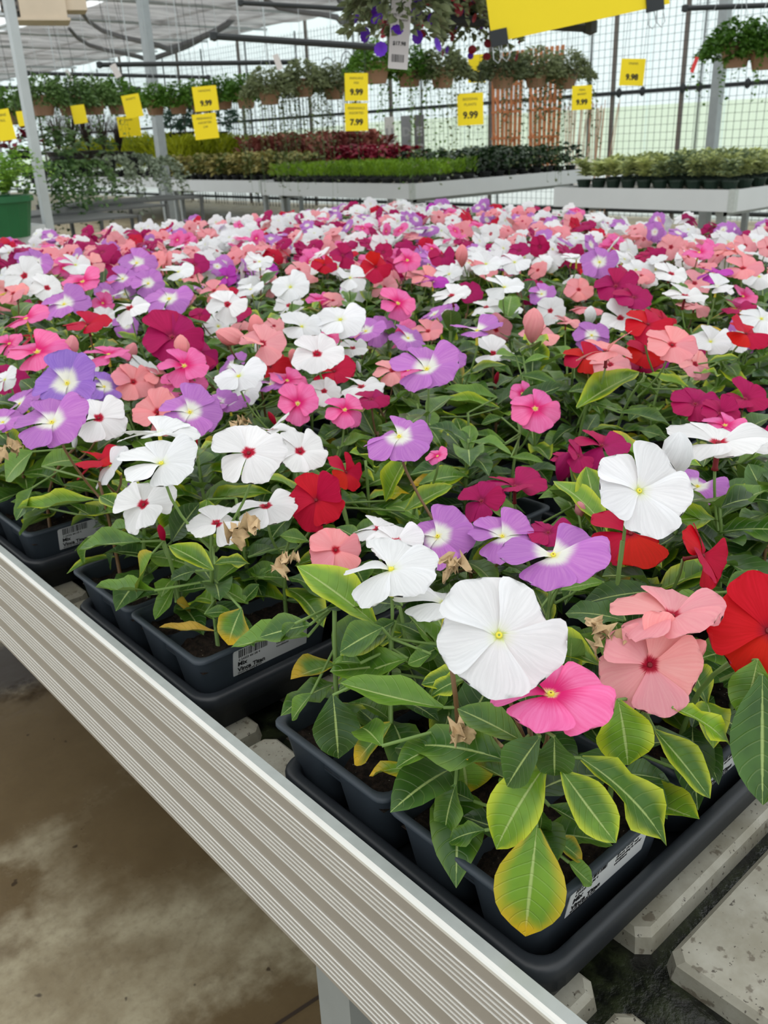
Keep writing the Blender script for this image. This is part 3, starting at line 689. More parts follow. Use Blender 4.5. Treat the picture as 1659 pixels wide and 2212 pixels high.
for (px, py, w, k, el, az) in HF:
    near = py > 985
    if py > 900 and 55 <= el < 85: el += 15
    elif py > 640: el += R.gauss(5, 7); az += R.gauss(0, 10)
    else: el += R.gauss(2, 10); az += R.gauss(0, 16)
    w *= .97
    zl, zh = (.15, .235) if near else (.165, .215)
    p, D = place_px(px, py, w, .074 if near else .066, zl, zh)
    a, e = math.radians(az), math.radians(el)
    n = (math.cos(a) * TC_H + math.sin(a) * CR_H) * math.cos(e) + np.array([0, 0, math.sin(e)])
    D = min(D, .092)
    cell_for(p, k)['fl'].append((k, p, D, n, R.uniform(0, 6.28), True))
for (px, py, w, k, lean) in HB:
    if w == 0: continue
    p, D = place_px(px, py, w, .024 if w > 20 else .02, .15, .225); D = min(D, .034)
    c = cell_for(p, k, 9); c.setdefault('bud', []).append((k, p, D, lean))
# blooms of the plants behind, as the mix of the field
MIX = [('W', .26), ('WR', .10), ('P', .13), ('S', .11), ('M', .14), ('K', .08), ('L', .11), ('R', .06), ('V', .07)]
def pick(r):
    x = r.random(); s = 0
    for k, w in MIX:
        s += w
        if x < s: return k
    return 'W'
for c in CELLS:
    q = proj((c['x'], c['y'], Z0 + .19)); c['q'] = q
    c['dist'] = (Vector((c['x'], c['y'], Z0 + .15)) - Vector(CAM)).length
    if c['fl']: continue
    fill = 572 <= q[1] < 850 and not (880 < q[0] < 1380 and q[1] > 740) and R.random() < .5
    if q[1] < 572 or fill:
        k = pick(R)
        for s in range(1 if fill else R.choice((2, 2, 3))):
            a = R.uniform(0, 6.28); r = R.uniform(.01, .042)
            p = Vector((c['x'] + r * math.cos(a), c['y'] + r * math.sin(a), Z0 + (R.uniform(.135, .165) if fill else R.uniform(.145, .20))))
            e, az = math.radians(R.gauss(50, 20)), math.radians(R.gauss(0, 50)); n = (math.cos(az) * TC_H + math.sin(az) * CR_H) * math.cos(e) + np.array([0, 0, math.sin(e)])
            c['fl'].append((k, p, R.uniform(.052, .066), n, R.uniform(0, 6.28), False))
# leaves that can be picked out one by one: base pixel, tip pixel, width px, kind, base height, tip height
c3 = lambda x, y: (560 + x / 1.5095, 1300 + y / 1.5095)
c1 = lambda x, y: (x / 2.37, 900 + y / 2.37)
c2 = lambda x, y: (600 + x / 1.5666, 900 + y / 1.5666)
c7 = lambda x, y: (800 + x / 3.95, 740 + y / 3.95)
HL = []
def hl(f, s, rows):
    for (x0, y0, x1, y1, w, k, za, zb) in rows:
        HL.append((f(x0, y0), f(x1, y1), w / s, k, za, zb))
hl(c3, 1.5095, [
(905,735,862,1125,205,'y',.095,.030),(935,530,745,812,170,'e',.125,.075),(985,550,1152,782,140,'e',.125,.085),(1050,510,1398,778,165,'e',.115,.060),(915,440,800,603,130,'d',.150,.115),(962,440,963,592,120,'d',.150,.118),
(1170,320,1215,555,170,'e',.135,.090),(1290,420,1480,637,110,'e',.105,.070),(1350,345,1575,450,90,'e',.130,.105),(860,455,645,340,110,'g',.130,.135),(815,520,475,425,160,'g',.110,.100),(660,500,685,632,170,'y',.075,.050),
(640,595,590,768,95,'g',.075,.040),(735,745,600,772,75,'g',.060,.045),(570,545,335,535,62,'y',.070,.055),(430,395,300,530,100,'y',.085,.045),(240,305,262,527,145,'d',.105,.060),(485,185,235,262,130,'g',.120,.100),
(600,345,270,280,110,'g',.115,.115),(690,245,540,292,90,'e',.135,.120),(400,85,258,160,120,'g',.145,.125),(560,170,488,205,64,'g',.130,.120),(1110,205,850,85,110,'e',.140,.150),(1010,240,1020,135,90,'g',.120,.165),
(165,75,0,110,105,'g',.130,.125),(1625,190,1580,390,125,'g',.145,.110),(1640,240,1640,655,175,'d',.140,.070),(920,680,920,775,62,'d',.090,.060),(945,665,1075,735,60,'g',.090,.070),(1010,850,1078,920,70,'g',.050,.030),
(960,770,1060,842,66,'y',.065,.045),(560,500,440,470,80,'d',.085,.08),(610,260,560,360,70,'g',.10,.08),(330,200,235,190,60,'g',.12,.11),(170,300,100,385,70,'g',.08,.055),(860,240,870,330,80,'d',.12,.10),(1400,560,1330,480,90,'d',.07,.06),(1180,560,1345,575,80,'d',.08,.06),
(400,470,320,380,100,'g',.10,.09),(700,650,590,600,70,'d',.06,.06),(700,160,560,120,100,'g',.14,.13)])
hl(c1, 2.37, [
(720,640,385,665,120,'g',.115,.095),(780,700,700,878,210,'y',.120,.075),(1090,785,865,650,130,'e',.120,.140),(1100,755,1290,725,85,'e',.125,.120),(1235,985,1150,1175,180,'y',.090,.060),(1575,1125,1168,1160,150,'g',.120,.095),
(890,870,800,1042,85,'g',.070,.045),(790,890,505,897,90,'g',.090,.065),(1270,955,1110,860,90,'g',.075,.09),(1100,1098,822,1092,52,'o',.045,.042),(1425,775,1290,812,90,'g',.105,.09),(1240,950,1330,860,80,'g',.075,.09),
(480,425,110,492,95,'e',.115,.085),(665,490,310,498,115,'e',.110,.085),(165,365,95,530,110,'g',.115,.075),(165,180,0,318,160,'g',.145,.115),(215,255,432,192,130,'g',.140,.135),(860,390,880,600,130,'e',.13,.085),(1060,425,1045,520,110,'e',.135,.12),
(880,640,1010,440,150,'d',.10,.14),(700,560,520,600,80,'g',.11,.09),(620,470,510,400,90,'e',.13,.14),(250,470,85,600,60,'g',.09,.05),(450,620,420,760,60,'g',.08,.045),(580,690,560,780,90,'d',.07,.045),(900,950,980,985,90,'o',.06,.045),
(1050,1010,1180,990,70,'g',.07,.075),(1270,720,1390,660,80,'d',.10,.10),(1000,790,870,820,100,'d',.10,.10)])
hl(c2, 1.5666, [
(330,700,70,495,150,'e',.125,.165),(420,640,180,610,110,'d',.120,.145),(430,830,182,872,150,'g',.115,.105),(560,775,445,828,80,'g',.13,.12),(640,870,492,912,90,'e',.13,.115),(400,690,310,742,60,'g',.14,.13),(380,720,210,800,110,'e',.13,.12),
(1175,690,965,640,105,'d',.125,.125),(1280,590,1020,615,95,'d',.14,.13),(1060,830,820,720,115,'e',.12,.14),(1000,890,975,770,85,'e',.12,.15),(1440,600,1310,680,90,'g',.13,.125),(1620,520,1520,600,60,'g',.13,.12),
(365,285,430,130,100,'e',.12,.175),(430,320,590,225,75,'e',.11,.13),(330,190,270,90,70,'e',.12,.17),(480,230,660,175,70,'g',.13,.13),(60,700,0,760,60,'g',.14,.12),(100,420,10,400,60,'g',.12,.13),(280,420,200,370,60,'g',.12,.13),
(880,660,850,720,90,'g',.12,.11),(1100,560,960,580,70,'g',.13,.13),(1060,270,1150,350,90,'d',.15,.12)])
hl(c7, 3.95, [
(1250,500,1640,390,150,'d',.16,.165),(1080,470,640,420,150,'g',.15,.15),(1100,560,600,460,110,'e',.14,.15),(1240,600,1580,620,130,'g',.14,.14),(1120,640,940,690,100,'g',.14,.13),(1090,900,830,1010,140,'g',.12,.11),
(600,640,650,900,150,'d',.14,.10),(1240,120,1080,90,130,'g',.19,.20),(1310,180,1530,90,80,'g',.19,.20),(1300,110,1290,30,60,'g',.19,.21),(1280,280,1600,350,110,'g',.175,.17),(1150,860,860,755,90,'g',.13,.135),(1200,980,1480,1010,90,'g',.12,.115)])
hl(lambda x, y: (1239 + x / 3.95, 740 + y / 3.95), 3.95, [
(30,560,560,215,260,'e',.15,.185),(400,600,900,670,140,'g',.145,.125),(200,520,390,560,90,'g',.15,.14),(980,380,640,290,100,'e',.15,.155),(1090,260,1280,245,90,'e',.16,.155),(1150,170,1400,150,80,'e',.17,.165),
(540,350,730,440,60,'g',.16,.14),(940,400,1130,420,120,'d',.15,.13),(600,260,580,480,120,'d',.16,.12),(-40,420,180,370,120,'g',.16,.165)])
hero_leaf_cells = []
for (p0, p1, w, k, za, zb) in HL:
    a, b2 = at_z(*p0, za), at_z(*p1, zb)
    mid = (a + b2) * .5; dist = (mid - Vector(CAM)).length; W = w * dist / 1900; L = (b2 - a).length
    near_c = min(CELLS, key=lambda c: math.hypot(c['x'] - a.x, c['y'] - a.y) + (0.0 if c['fl'] else .015))
    near_c['lf'].append((a, b2, min(W, .055), k))

SINGLE = {'W': 'white', 'WR': 'red-eyed-white', 'P': 'pale-pink', 'S': 'salmon', 'M': 'burgundy', 'K': 'hot-pink', 'L': 'lavender', 'B': 'blue-lavender', 'R': 'red', 'V': 'violet'}
inview = [c for c in CELLS if -70 < c['q'][0] < 1730 and c['q'][1] < 2350]
inview.sort(key=lambda c: c['dist'])
# hero leaf cells always stay individual
NEAR = inview[:300]; FAR = inview[300:]
stemc = {}
def bez(p0, p1, p2, n):
    return [((1 - t) ** 2) * p0 + 2 * t * (1 - t) * p1 + t * t * p2 for t in [i / n for i in range(n + 1)]]
nfl = 0
SLOT = 'W WR P S M K L B R V'.split()
def put_leaf(root, base, d, L, W, kind, roll, vi):
    Rm = leaf_frame(d, (0, 0, 1), roll)
    return link('leaf', LEAFME[kind][vi], root, T4(Rm, (L, W, L), base))
for ci, c in enumerate(NEAR):
    ra = random.Random(1000 + ci); base = Vector((c['x'], c['y'], Z0 + .019))
    kinds = [f[0] for f in c['fl']]
    col = SINGLE[kinds[0]] if kinds else (SINGLE[c['bud'][0][0]] + '-budded' if c.get('bud') else 'leafy')
    lab = '%s vinca, %s %s cell of %s pack, %s tray back, %s in from rail' % (col, ('front', 'back')[c['j']], ('rail-side', 'inner')[c['i']], ORD[c['p']], ORD[c['ti']], ORD[c['tj']])
    root = empty('vinca_plant', base, lab, 'plant', 'vinca plants in the cell packs'); B = base
    dense = c['dist'] < 1.35
    # stems
    m = MB(); tops = []
    ftops = [(f[1] - Vector(f[3]).normalized() * f[2] * .30 - B) for f in c['fl']] + [bd[1] - Vector((0, 0, .008)) - B for bd in c.get('bud', [])]
    h = (sum(p.z for p in ftops) / len(ftops) - .03) if ftops else ra.uniform(.09, .135)
    cx = sum(p.x for p in ftops) / len(ftops) if ftops else ra.uniform(-.01, .01); cy = sum(p.y for p in ftops) / len(ftops) if ftops else ra.uniform(-.01, .01)
    top = Vector((cx * .6, cy * .6, max(h, .05)))
    main = bez(Vector((0, 0, -.004)), Vector((0, 0, h * .6)), top, 5); m.tube(main, .0024, 6, r1=.0017)
    for p in ftops:
        m.tube(bez(top * .8, Vector((p.x * .9, p.y * .9, max(p.z - .03, top.z * .8))), p, 4), .0014, 5)
    m.build('stem', stem_m if ra.random() < .7 else stem_r, root, True)
    # leaves in opposite pairs up the stem, and whorls under the blooms
    hero_lf = len(c['lf'])
    for (a, b2, W, k) in c['lf']:
        d = (b2 - a); vi = ra.choice((0, 2, 2, 5, 4))
        up = Vector((0, 0, 1)) * .75 + Vector(-ray(*proj(a)[:2])) * .45
        Rm = leaf_frame(d, up, ra.uniform(-.12, .12)); link('leaf', LEAFME[k][vi], root, T4(Rm, (d.length * 1.02, W * 1.05, d.length), a - B))
        aa = a - B
        MB().tube([top * min(1, max(.15, aa.z / max(top.z, .02))), aa], .0012, 5).build('leaf_stalk', stem_m, root, True)
    npair = (9 if dense else 5) if hero_lf == 0 else (3 if hero_lf > 3 else 5)
    zmax = max(top.z, .05)
    for s in range(npair):
        f = .22 + .78 * (s + .5) / max(npair, 1) if hero_lf == 0 else .15 + .45 * (s + .5) / npair
        bp = top * f; bp.z = zmax * f
        a0 = ra.uniform(0, 3.14)
        for q2 in range(2):
            a1 = a0 + q2 * math.pi + ra.uniform(-.35, .35); el = ra.uniform(-.15, .7) * (1 if f > .5 else .3)
            L = ra.uniform(.058, .088) * (1.1 - .22 * f)
            if hero_lf: L *= .8
            d = Vector((math.cos(a1) * math.cos(el), math.sin(a1) * math.cos(el), math.sin(el)))
            k = ra.choices(('g', 'd', 'e', 'y'), (.46, .38, .14, .02))[0]
            put_leaf(root, bp, d, L, L * ra.uniform(.42, .54), k, ra.uniform(-.25, .25), ra.randrange(6))
    # flowers
    for (k, p, D, n, spin, hero) in c['fl']:
        s = D / 1.93; Rm = frame(n, spin); nfl += 1
        if hero:
            f = link('flower', FBASE[k], root, T4(Rm, s, p - B))
            for q2 in range(5):
                ang = q2 * 1.2566 + ra.uniform(-.10, .10); sc = ra.uniform(.88, 1.07)
                bend = ra.uniform(-.10, .12) if D > .072 and p.z > Z0 + .2 and p.y < .3 else ra.uniform(-.22, .26) + (ra.choice((-.5, .45)) if ra.random() < .10 and D < .08 else 0)
                pm = Matrix.Rotation(ang, 4, 'Z') @ Matrix.Rotation(bend, 4, 'Y') @ Matrix.Rotation(ra.uniform(.0, .22), 4, 'X') @ Matrix.Diagonal((sc, ra.uniform(.92, 1.06), 1, 1))
                link('petal', PETME[k][ra.randrange(3)], f, pm)
        else:
            link('flower', FMID[k][ra.randrange(3)], root, T4(Rm, s, p - B))
    for (k, p, D, lean) in c.get('bud', []):
        a = math.radians(lean); n = CR_H * math.sin(a) + np.array([0, 0, math.cos(a)]) + TC_H * .15
        link('flower_bud', BUDME[k], root, T4(frame(n, ra.uniform(0, 6)), (D * 1.9, D * 1.9, D * 1.55), p - B - Vector(n).normalized() * D))
    if ra.random() < .22 and c['dist'] < 1.6:
        link('flower_bud', BUDME[ra.choice(SLOT)], root, T4(frame((ra.uniform(-.4, .4), ra.uniform(-.4, .4), 1)), (.016, .016, .022), top * .98))
# the plants past the first three hundred, joined
mats = [PM[k] for k in SLOT] + [LM['g'], LM['d']]
mg = Merge(mats); ra = random.Random(77)
for c in FAR:
    for (k, p, D, n, spin, hero) in c['fl']:
        mg.stamp(FLOW_LOW[ra.randrange(3)], T4(frame(n, spin), D / 1.93, p), SLOT.index(k))
    for q2 in range(7):
        z = ra.uniform(.07, .16); a1 = ra.uniform(0, 6.28); el = ra.uniform(-.1, .5); L = ra.uniform(.05, .075)
        d = Vector((math.cos(a1) * math.cos(el), math.sin(a1) * math.cos(el), math.sin(el)))
        mg.stamp(LEAFLOW[ra.randrange(2)], T4(leaf_frame(d), (L, L * .45, L), Vector((c['x'], c['y'], Z0 + z)) + d * .006), 10 + (ra.random() < .5))
    mg.stamp(LEAFLOW[0], T4(leaf_frame((0, 0.05, 1)), (.15, .006, .01), (c['x'], c['y'], Z0 + .015)), 10)
if FAR:
    o = link('far_vinca_plants', mg.mesh('far_vinca_plants')); tag(o, 'mixed vinca plants in bloom filling the far half of the near bench', 'plants', None, 'stuff')
print('cells', len(CELLS), 'inview', len(inview), 'near', len(NEAR), 'flowers', nfl, 'hero left out', sum(1 for c in FAR for f in c['fl'] if f[5]))
# dried petals dropped on the leaves
def dried(px, py, z, s, seed, label, wide=1.0):
    r = random.Random(seed); mg = Merge([dry_m])
    for k in range(4):
        T = leaf_T(6, 5, r.uniform(.4, 1.0), .7, .5, seed + k); V = T[0].copy(); V += np.array([[r.uniform(-.07, .07), r.uniform(-.07, .07), r.uniform(-.12, .12)] for _ in V])
        mg.stamp((V, T[1], T[2]), T4(frame((r.uniform(-1, 1), r.uniform(-1, 1), 1), r.uniform(0, 6)), (1, .9 * wide, 1), (r.uniform(-.2, .2), r.uniform(-.2, .2), 0)), 0)
    o = link('dried_flower', mg.mesh('dried_flower'), None, T4(Matrix.Identity(3), s * .72, at_z(px, py, z)))
    return tag(o, label, 'dried flower', 'withered blooms on the foliage')
dried(1003,1565,.118,.020,1,'curled tan dried petal lying on the broad leaf left of the pink bloom',.9)
dried(1060,1605,.108,.016,2,'small withered petal on the leaf tip below the pink bloom')
dried(618,1215,.155,.022,3,'withered tan flower hanging left of the big yellow-edged leaf',.7)
dried(1310,1375,.165,.022,4,'shrivelled cream and purple bloom beside the pale pink flower',.8)
dried(985,1225,.16,.022,5,'brown crumpled bloom between lavender and white flowers',.8)
dried(528,1140,.165,.026,6,'tan papery edge of the wilting red-eyed white flower')
dried(1138,1305,.17,.014,7,'small cream withered bud behind the large white flower')
dried(10,965,.16,.024,8,'beige dried bloom at the left edge under the lavender flowers')
dried(515,915,.17,.018,9,'brown curled bloom above the red-eyed white flowers')

# ------------------------------------------------------------------ plants on the benches behind
def foliage(name, a, b2, rough=.55, trans=.2, scale=9):
    m, t, out = mat(name); P = world_pos(t); oi = N(t, 'ShaderNodeObjectInfo')
    n1 = noise_(t, scale, 4, P, .6); c = mix_(t, smooth_(t, math_(t, 'ADD', n1, math_(t, 'MULTIPLY', math_(t, 'SUBTRACT', oi.outputs['Random'], .5), .25)), .3, .7), lin(*a), lin(*b2))
    p = princ(t, None, c, rough, 0, .35); tr = N(t, 'ShaderNodeBsdfTranslucent'); t.links.new(c, tr.inputs[0])
    mx = N(t, 'ShaderNodeMixShader'); mx.inputs[0].default_value = trans; t.links.new(p.outputs[0], mx.inputs[1]); t.links.new(tr.outputs[0], mx.inputs[2]); t.links.new(mx.outputs[0], out.inputs[0]); return m
GF = dict(feather=foliage('feathery_green', (84, 120, 20), (130, 168, 36)), dark=foliage('dark_glossy_green', (20, 40, 20), (50, 74, 42), .35, scale=25),
  succ=foliage('pale_succulent', (92, 112, 88), (196, 204, 130), scale=45), coleus=foliage('blotched_coleus', (60, 84, 30), (158, 146, 86), scale=26), red=foliage('wine_red_leaves', (92, 14, 34), (140, 30, 54), scale=14),
  rust=foliage('rusty_leaves', (110, 52, 50), (156, 96, 82), scale=14), lime=foliage('yellow_green', (122, 136, 16), (168, 176, 30), scale=12), grass=foliage('purple_grass', (38, 30, 28), (74, 60, 54), scale=30),
  ivy=foliage('grey_ivy', (74, 92, 70), (160, 172, 150), scale=35), mid=foliage('mid_green', (56, 88, 44), (104, 134, 74), scale=20), fern=foliage('fern_green', (96, 140, 40), (160, 196, 70), scale=10),
  teal=foliage('blue_green', (52, 84, 70), (100, 130, 112), scale=20), bask=foliage('basket_green', (58, 96, 26), (98, 138, 50), trans=.35, scale=20), baskd=foliage('basket_grey_green', (74, 86, 58), (128, 138, 98), trans=.4, scale=22))
potd = simple('dark_green_pot', (24, 44, 34), .5); potb = simple('black_pot', (28, 30, 32), .5); pott = simple('terracotta_plastic', (158, 122, 98), .6); potg = simple('green_pot', (24, 92, 52), .45)
pot_petal_v = simple('petunia_purple', (92, 30, 176), .6, var=.2); pot_petal_r = simple('petunia_dark_red', (122, 10, 30), .6, var=.2)

def clump(kind, h, r, seed):
    """foliage of one plant as one mesh"""
    ra = random.Random(seed); mg = Merge([GF[kind]]); X = LEAFLOW
    def L(base, d, l, w): mg.stamp(X[ra.randrange(2)], T4(leaf_frame(d, (0, 0, 1), ra.uniform(-.6, .6)), (l, w, l), base), 0)
    if kind in ('feather', 'lime'):
        for i in range(150):
            a = ra.uniform(0, 6.28); rr_ = r * math.sqrt(ra.random()) * .8; z = ra.uniform(.1, .78) * h
            d = Vector((math.cos(a) * .5, math.sin(a) * .5, ra.uniform(.5, 1.2))); L((rr_ * math.cos(a), rr_ * math.sin(a), z), d, h * ra.uniform(.18, .34), h * .045)
    elif kind == 'grass':
        for i in range(90):
            a = ra.uniform(0, 6.28); d0 = Vector((math.cos(a), math.sin(a), 0)); s = ra.uniform(.2, 1.0) * r
            p0 = Vector((0, 0, 0)); p1 = d0 * s * .3 + Vector((0, 0, h * ra.uniform(.7, 1.0))); p2 = d0 * s * 1.3 + Vector((0, 0, h * ra.uniform(.3, 1.0)))
            P = bez(p0, p1, p2, 4); w = .006
            s1 = Vector((-d0.y, d0.x, 0)) * w; V = []; 
            for q, pp in enumerate(P): ww = s1 * (1 - q / 4.6); V += [pp - ww, pp + ww]
            mg.V.append(np.array([tuple(v) for v in V])); mg.U.append(np.zeros((len(V), 2))); mg.F += [(mg.n + 2 * q, mg.n + 2 * q + 1, mg.n + 2 * q + 3, mg.n + 2 * q + 2) for q in range(4)]; mg.mi += [0] * 4; mg.n += len(V)
    elif kind == 'succ':
        for k in range(3):
            cx, cy = ra.uniform(-.3, .3) * r, ra.uniform(-.3, .3) * r; zz = h * (.16 + .22 * k)
            for i in range(17):
                a = i * 2.4 + k; el = .25 + .05 * i; L((cx, cy, zz), Vector((math.cos(a) * math.cos(el), math.sin(a) * math.cos(el), math.sin(el))), r * ra.uniform(.8, 1.1), r * .34)
    elif kind == 'fern':
        for i in range(26):
            a = ra.uniform(0, 6.28); d0 = Vector((math.cos(a), math.sin(a), 0)); P = bez(Vector((0, 0, 0)), d0 * r * .5 + Vector((0, 0, h * ra.uniform(.8, 1.2))), d0 * r * ra.uniform(.8, 1.2) + Vector((0, 0, h * ra.uniform(.0, .7))), 11)
            for q in range(1, 12):
                t = (P[q] - P[q - 1]).normalized(); sd = Vector((-d0.y, d0.x, 0))
                for sg in (-1, 1): L(P[q], sd * sg + t * .4, h * .20 * (1 - q / 14), h * .05)
    else:
        nl = dict(ivy=70).get(kind, 60); l0 = dict(dark=.34, coleus=.36, red=.34, rust=.30, mid=.30, teal=.34, ivy=.24).get(kind, .3)
        for i in range(nl):
            a = ra.uniform(0, 6.28); t = ra.random(); z = h * (.12 + .80 * t); rr_ = r * (.35 + .45 * math.sin(math.pi * min(t + .15, 1))) * ra.uniform(.4, 1)
            el = ra.uniform(-.3, .6) if kind != 'rust' else ra.uniform(.2, 1.1); l = (h * l0 + .02) * ra.uniform(.7, 1.1)
            L((rr_ * math.cos(a), rr_ * math.sin(a), z), Vector((math.cos(a) * math.cos(el), math.sin(a) * math.cos(el), math.sin(el))), l, l * .55)
    return mg.mesh('foliage')
def pot_mesh(r, h, m, sq=False):
    b = MB(); n = 14
    b.lathe([(0, 0), (r * .72, 0), (r * .95, h * .86), (r * 1.04, h * .86), (r * 1.04, h), (r * .93, h), (r * .9, h * .9), (0, h * .88)], n=n); return b.mesh('pot', [m])
def grid_plants(kind, x0, x1, y0, y1, nx, ny, h, r, ph, pm, label, group, cat='plant', z=Z0 - .015, word=('row from the aisle', 'from its near end')):
    me = [clump(kind, h, r, s + 31) for s in range(4)]; pot = pot_mesh(min(r * .55, .075), ph, pm); ra = random.Random(len(label))
    for i in range(nx):
        for j in range(ny):
            x = x0 + (x1 - x0) * (i + .5) / nx; y = y0 + (y1 - y0) * (j + .5) / ny
            if not seen((x, y, z + h), 60): continue
            e = empty(kind if False else NAMES[kind], (x, y, z), '%s, %s %s, %s %s' % (label, ORD[i], word[0], ORD[j], word[1]), cat, group)
            link('pot', pot, e); link('foliage', me[ra.randrange(4)], e, Matrix.Translation((0, 0, ph * .9)) @ Matrix.Rotation(ra.uniform(0, 6.28), 4, 'Z') @ Matrix.Diagonal((1, 1, ra.uniform(.88, 1.12), 1)))
NAMES = dict(feather='feathery_plant', dark='glossy_leaved_plant', succ='succulent_plant', coleus='coleus_plant', red='red_leaved_plant', rust='rust_leaved_plant', lime='yellow_green_plant', grass='ornamental_grass', ivy='ivy_plant', mid='leafy_plant', teal='blue_green_plant', fern='potted_fern', bask='x', baskd='x')
grid_plants('succ', 6.60, 8.7, 3.45, 5.02, 9, 10, .20, .12, .075, potd, 'pale green succulent in dark pot', 'succulents on the right bench')
grid_plants('feather', 6.86, 8.0, 7.37, 10.2, 5, 13, .20, .13, .06, potb, 'bright green feathery plant', 'feathery green plants on the middle bench')
grid_plants('dark', 8.1, 10.0, 7.37, 9.0, 8, 6, .26, .14, .07, potb, 'dark glossy plant', 'dark leafy plants at the back of the middle bench')
grid_plants('red', 7.95, 8.75, 9.15, 10.2, 4, 6, .34, .14, .07, potb, 'wine-red leaved plant', 'red leaved plants behind the feathery ones')
grid_plants('coleus', 7.15, 8.3, 10.75, 13.4, 4, 11, .30, .14, .07, potb, 'green and tan blotched coleus', 'coleus on the left bench')
grid_plants('rust', 8.4, 9.85, 10.75, 13.4, 5, 9, .50, .14, .07, potb, 'rust-red leaved plant behind the coleus', 'rusty leaved plants behind the coleus')
grid_plants('lime', 7.8, 9.9, 14.3, 19.4, 5, 13, .64, .28, .08, potb, 'yellow-green fine-leaved plant', 'yellow green plants on the shaded bench')
# taller plants along the far left, standing on the shaded bench and racks
def lone(kind, px, py, d, h, r, ph, pm, label, cat='plant', base=None):
    p = at_d(px, py, d); zb = p.z if base is None else base
    e = empty(NAMES[kind], (p.x, p.y, zb), label, cat); link('pot', pot_mesh(max(r * .45, .06), ph, pm), e)
    link('foliage', clump(kind, h, r, int(px)), e, Matrix.Translation((0, 0, ph * .85))); return e
rack_m = simple('rack_metal', (92, 94, 94), .5, .3)
def rack(px, py, d, w, dep, zt, label):
    p = at_d(px, py, d); e = empty('plant_rack', (p.x, p.y, 0), label, 'rack')
    for z in (zt, zt * .5): MB().box((-w / 2, -dep / 2, z - .02), (w / 2, dep / 2, z)).build('shelf', rack_m, e)
    for a in (-1, 1):
        for c in (-1, 1): MB().box((a * w / 2 - .015, c * dep / 2 - .015, 0), (a * w / 2 + .015, c * dep / 2 + .015, zt)).build('leg', rack_m, e)
    return p
zr = Z0 - .03
for k, (px, py, d) in enumerate(((255, 395, 10.4), (160, 400, 9.6), (70, 400, 8.6))): rack(px, py, d, 1.5, .8, zr - .02 * k, ('metal rack under the cascading grey ivy', 'metal rack left of the grey ivy rack', 'metal rack behind the potted fern')[k])
q = ['', 'beside the white tag', 'left of the thick post', 'in the middle of the clump', 'at its left end', 'nearest the slim post']
for k, (px, py) in enumerate(((262, 345), (228, 345), (195, 343), (163, 345), (132, 346))): lone('grass', px, py, 13 - .2 * k, .55, .38, .10, potb, ('purple fountain grass nearest the thick grey post', 'purple fountain grass second from the thick post', 'dark fountain grass in the middle of the row', 'dark fountain grass second from the slim post', 'dark fountain grass nearest the slim post')[k])
for k, (px, py) in enumerate(((372, 305), (405, 303), (440, 302), (478, 302))): lone('teal', px, py, 19, .55, .36, .15, potb, 'blue-green broad plant right of the thick post, %s of four' % ORD[k])
def cascade(px, py, d, kind, label, cat='plant', n=14, drop=.5, spread=.30, seed=0, pot=None, up=.10):
    p = at_d(px, py, d); e = empty('ivy_plant', (p.x, p.y, p.z), label, cat); link('pot', pot_mesh(.09, .12, pot or potb), e)
    ra = random.Random(seed); mg = Merge([GF[kind]]); st = MB()
    for i in range(n):
        a = ra.uniform(0, 6.28); d0 = Vector((math.cos(a), math.sin(a), 0)); P = bez(Vector((0, 0, .11)), d0 * spread * .7 + Vector((0, 0, .11 + up * ra.uniform(.5, 1.6))), d0 * spread * ra.uniform(.7, 1.1) + Vector((0, 0, -drop * ra.uniform(.2, 1))), 14)
        st.tube(P, .0015, 3, cap=False)
        for q2 in range(1, 15):
            for _ in range(2):
                dd = Vector((ra.uniform(-1, 1), ra.uniform(-1, 1), ra.uniform(-.5, .5))); l = ra.uniform(.035, .06)
                mg.stamp(LEAFLOW[ra.randrange(2)], T4(leaf_frame(dd, (0, 0, 1), ra.uniform(-1, 1)), (l, l * .75, l), P[q2]), 0)
    link('foliage', mg.mesh('foliage'), e); st.build('vine_stem', GF['mid'], e); return e
for k, (px, py, d, l) in enumerate(((235, 372, 10.2, 'grey-green ivy spilling over its rack at the front'), (290, 365, 10.8, 'variegated ivy right of the spilling ivy'), (335, 372, 11.2, 'small variegated ivy by the aluminium bench end'), (185, 382, 9.8, 'green ivy spilling left of the grey ivy'), (125, 385, 9.4, 'mid green ivy just right of the slim post'), (85, 395, 8.8, 'green ivy behind the slim post'))):
    cascade(px, py, d, 'ivy' if k < 3 else 'mid', l, n=20, drop=.55 if k in (0, 3, 4) else .25, spread=.38, seed=k)
for k, (px, py, d) in enumerate(((140, 360, 10.6), (200, 365, 10.9), (105, 372, 9.8))): lone('mid', px, py, d, .32, .30, .10, potb, ('leafy green plant under the dark grass', 'leafy green plant right of the slim post', 'leafy green plant close behind the slim post')[k])
lone('red', 45, 345, 9.5, .22, .26, .08, potb, 'small dark red plant behind the fern')
# the fern in its green pot
p = at_z(22, 492, .0); p = at_d(14, 487, 6.9); e = empty('potted_fern', (p.x, p.y, Z0 - .06), 'lime green fern in a round green plastic pot at the left edge', 'potted fern')
link('pot', pot_mesh(.20, .27, potg), e); link('foliage', clump('fern', .30, .40, 5), e, Matrix.Translation((0, 0, .25)))
link('foliage', clump('fern', .42, .34, 9), e, Matrix.Translation((0, 0, .25)))
# black pots stored under the middle bench
for k, (px, py) in enumerate(((1000, 452), (1132, 442), (1172, 440))):
    p = at_z(px, py, -.42); e = empty('nursery_pot', (p.x, p.y, 0), 'black nursery pot standing under the middle bench, %s from the left' % ORD[k], 'pot'); link('pot_body', pot_mesh(.13, .30, potb), e); MB().lathe([(.0, .262), (.118, .262)], n=14).build('potting_soil', soil_m, e)

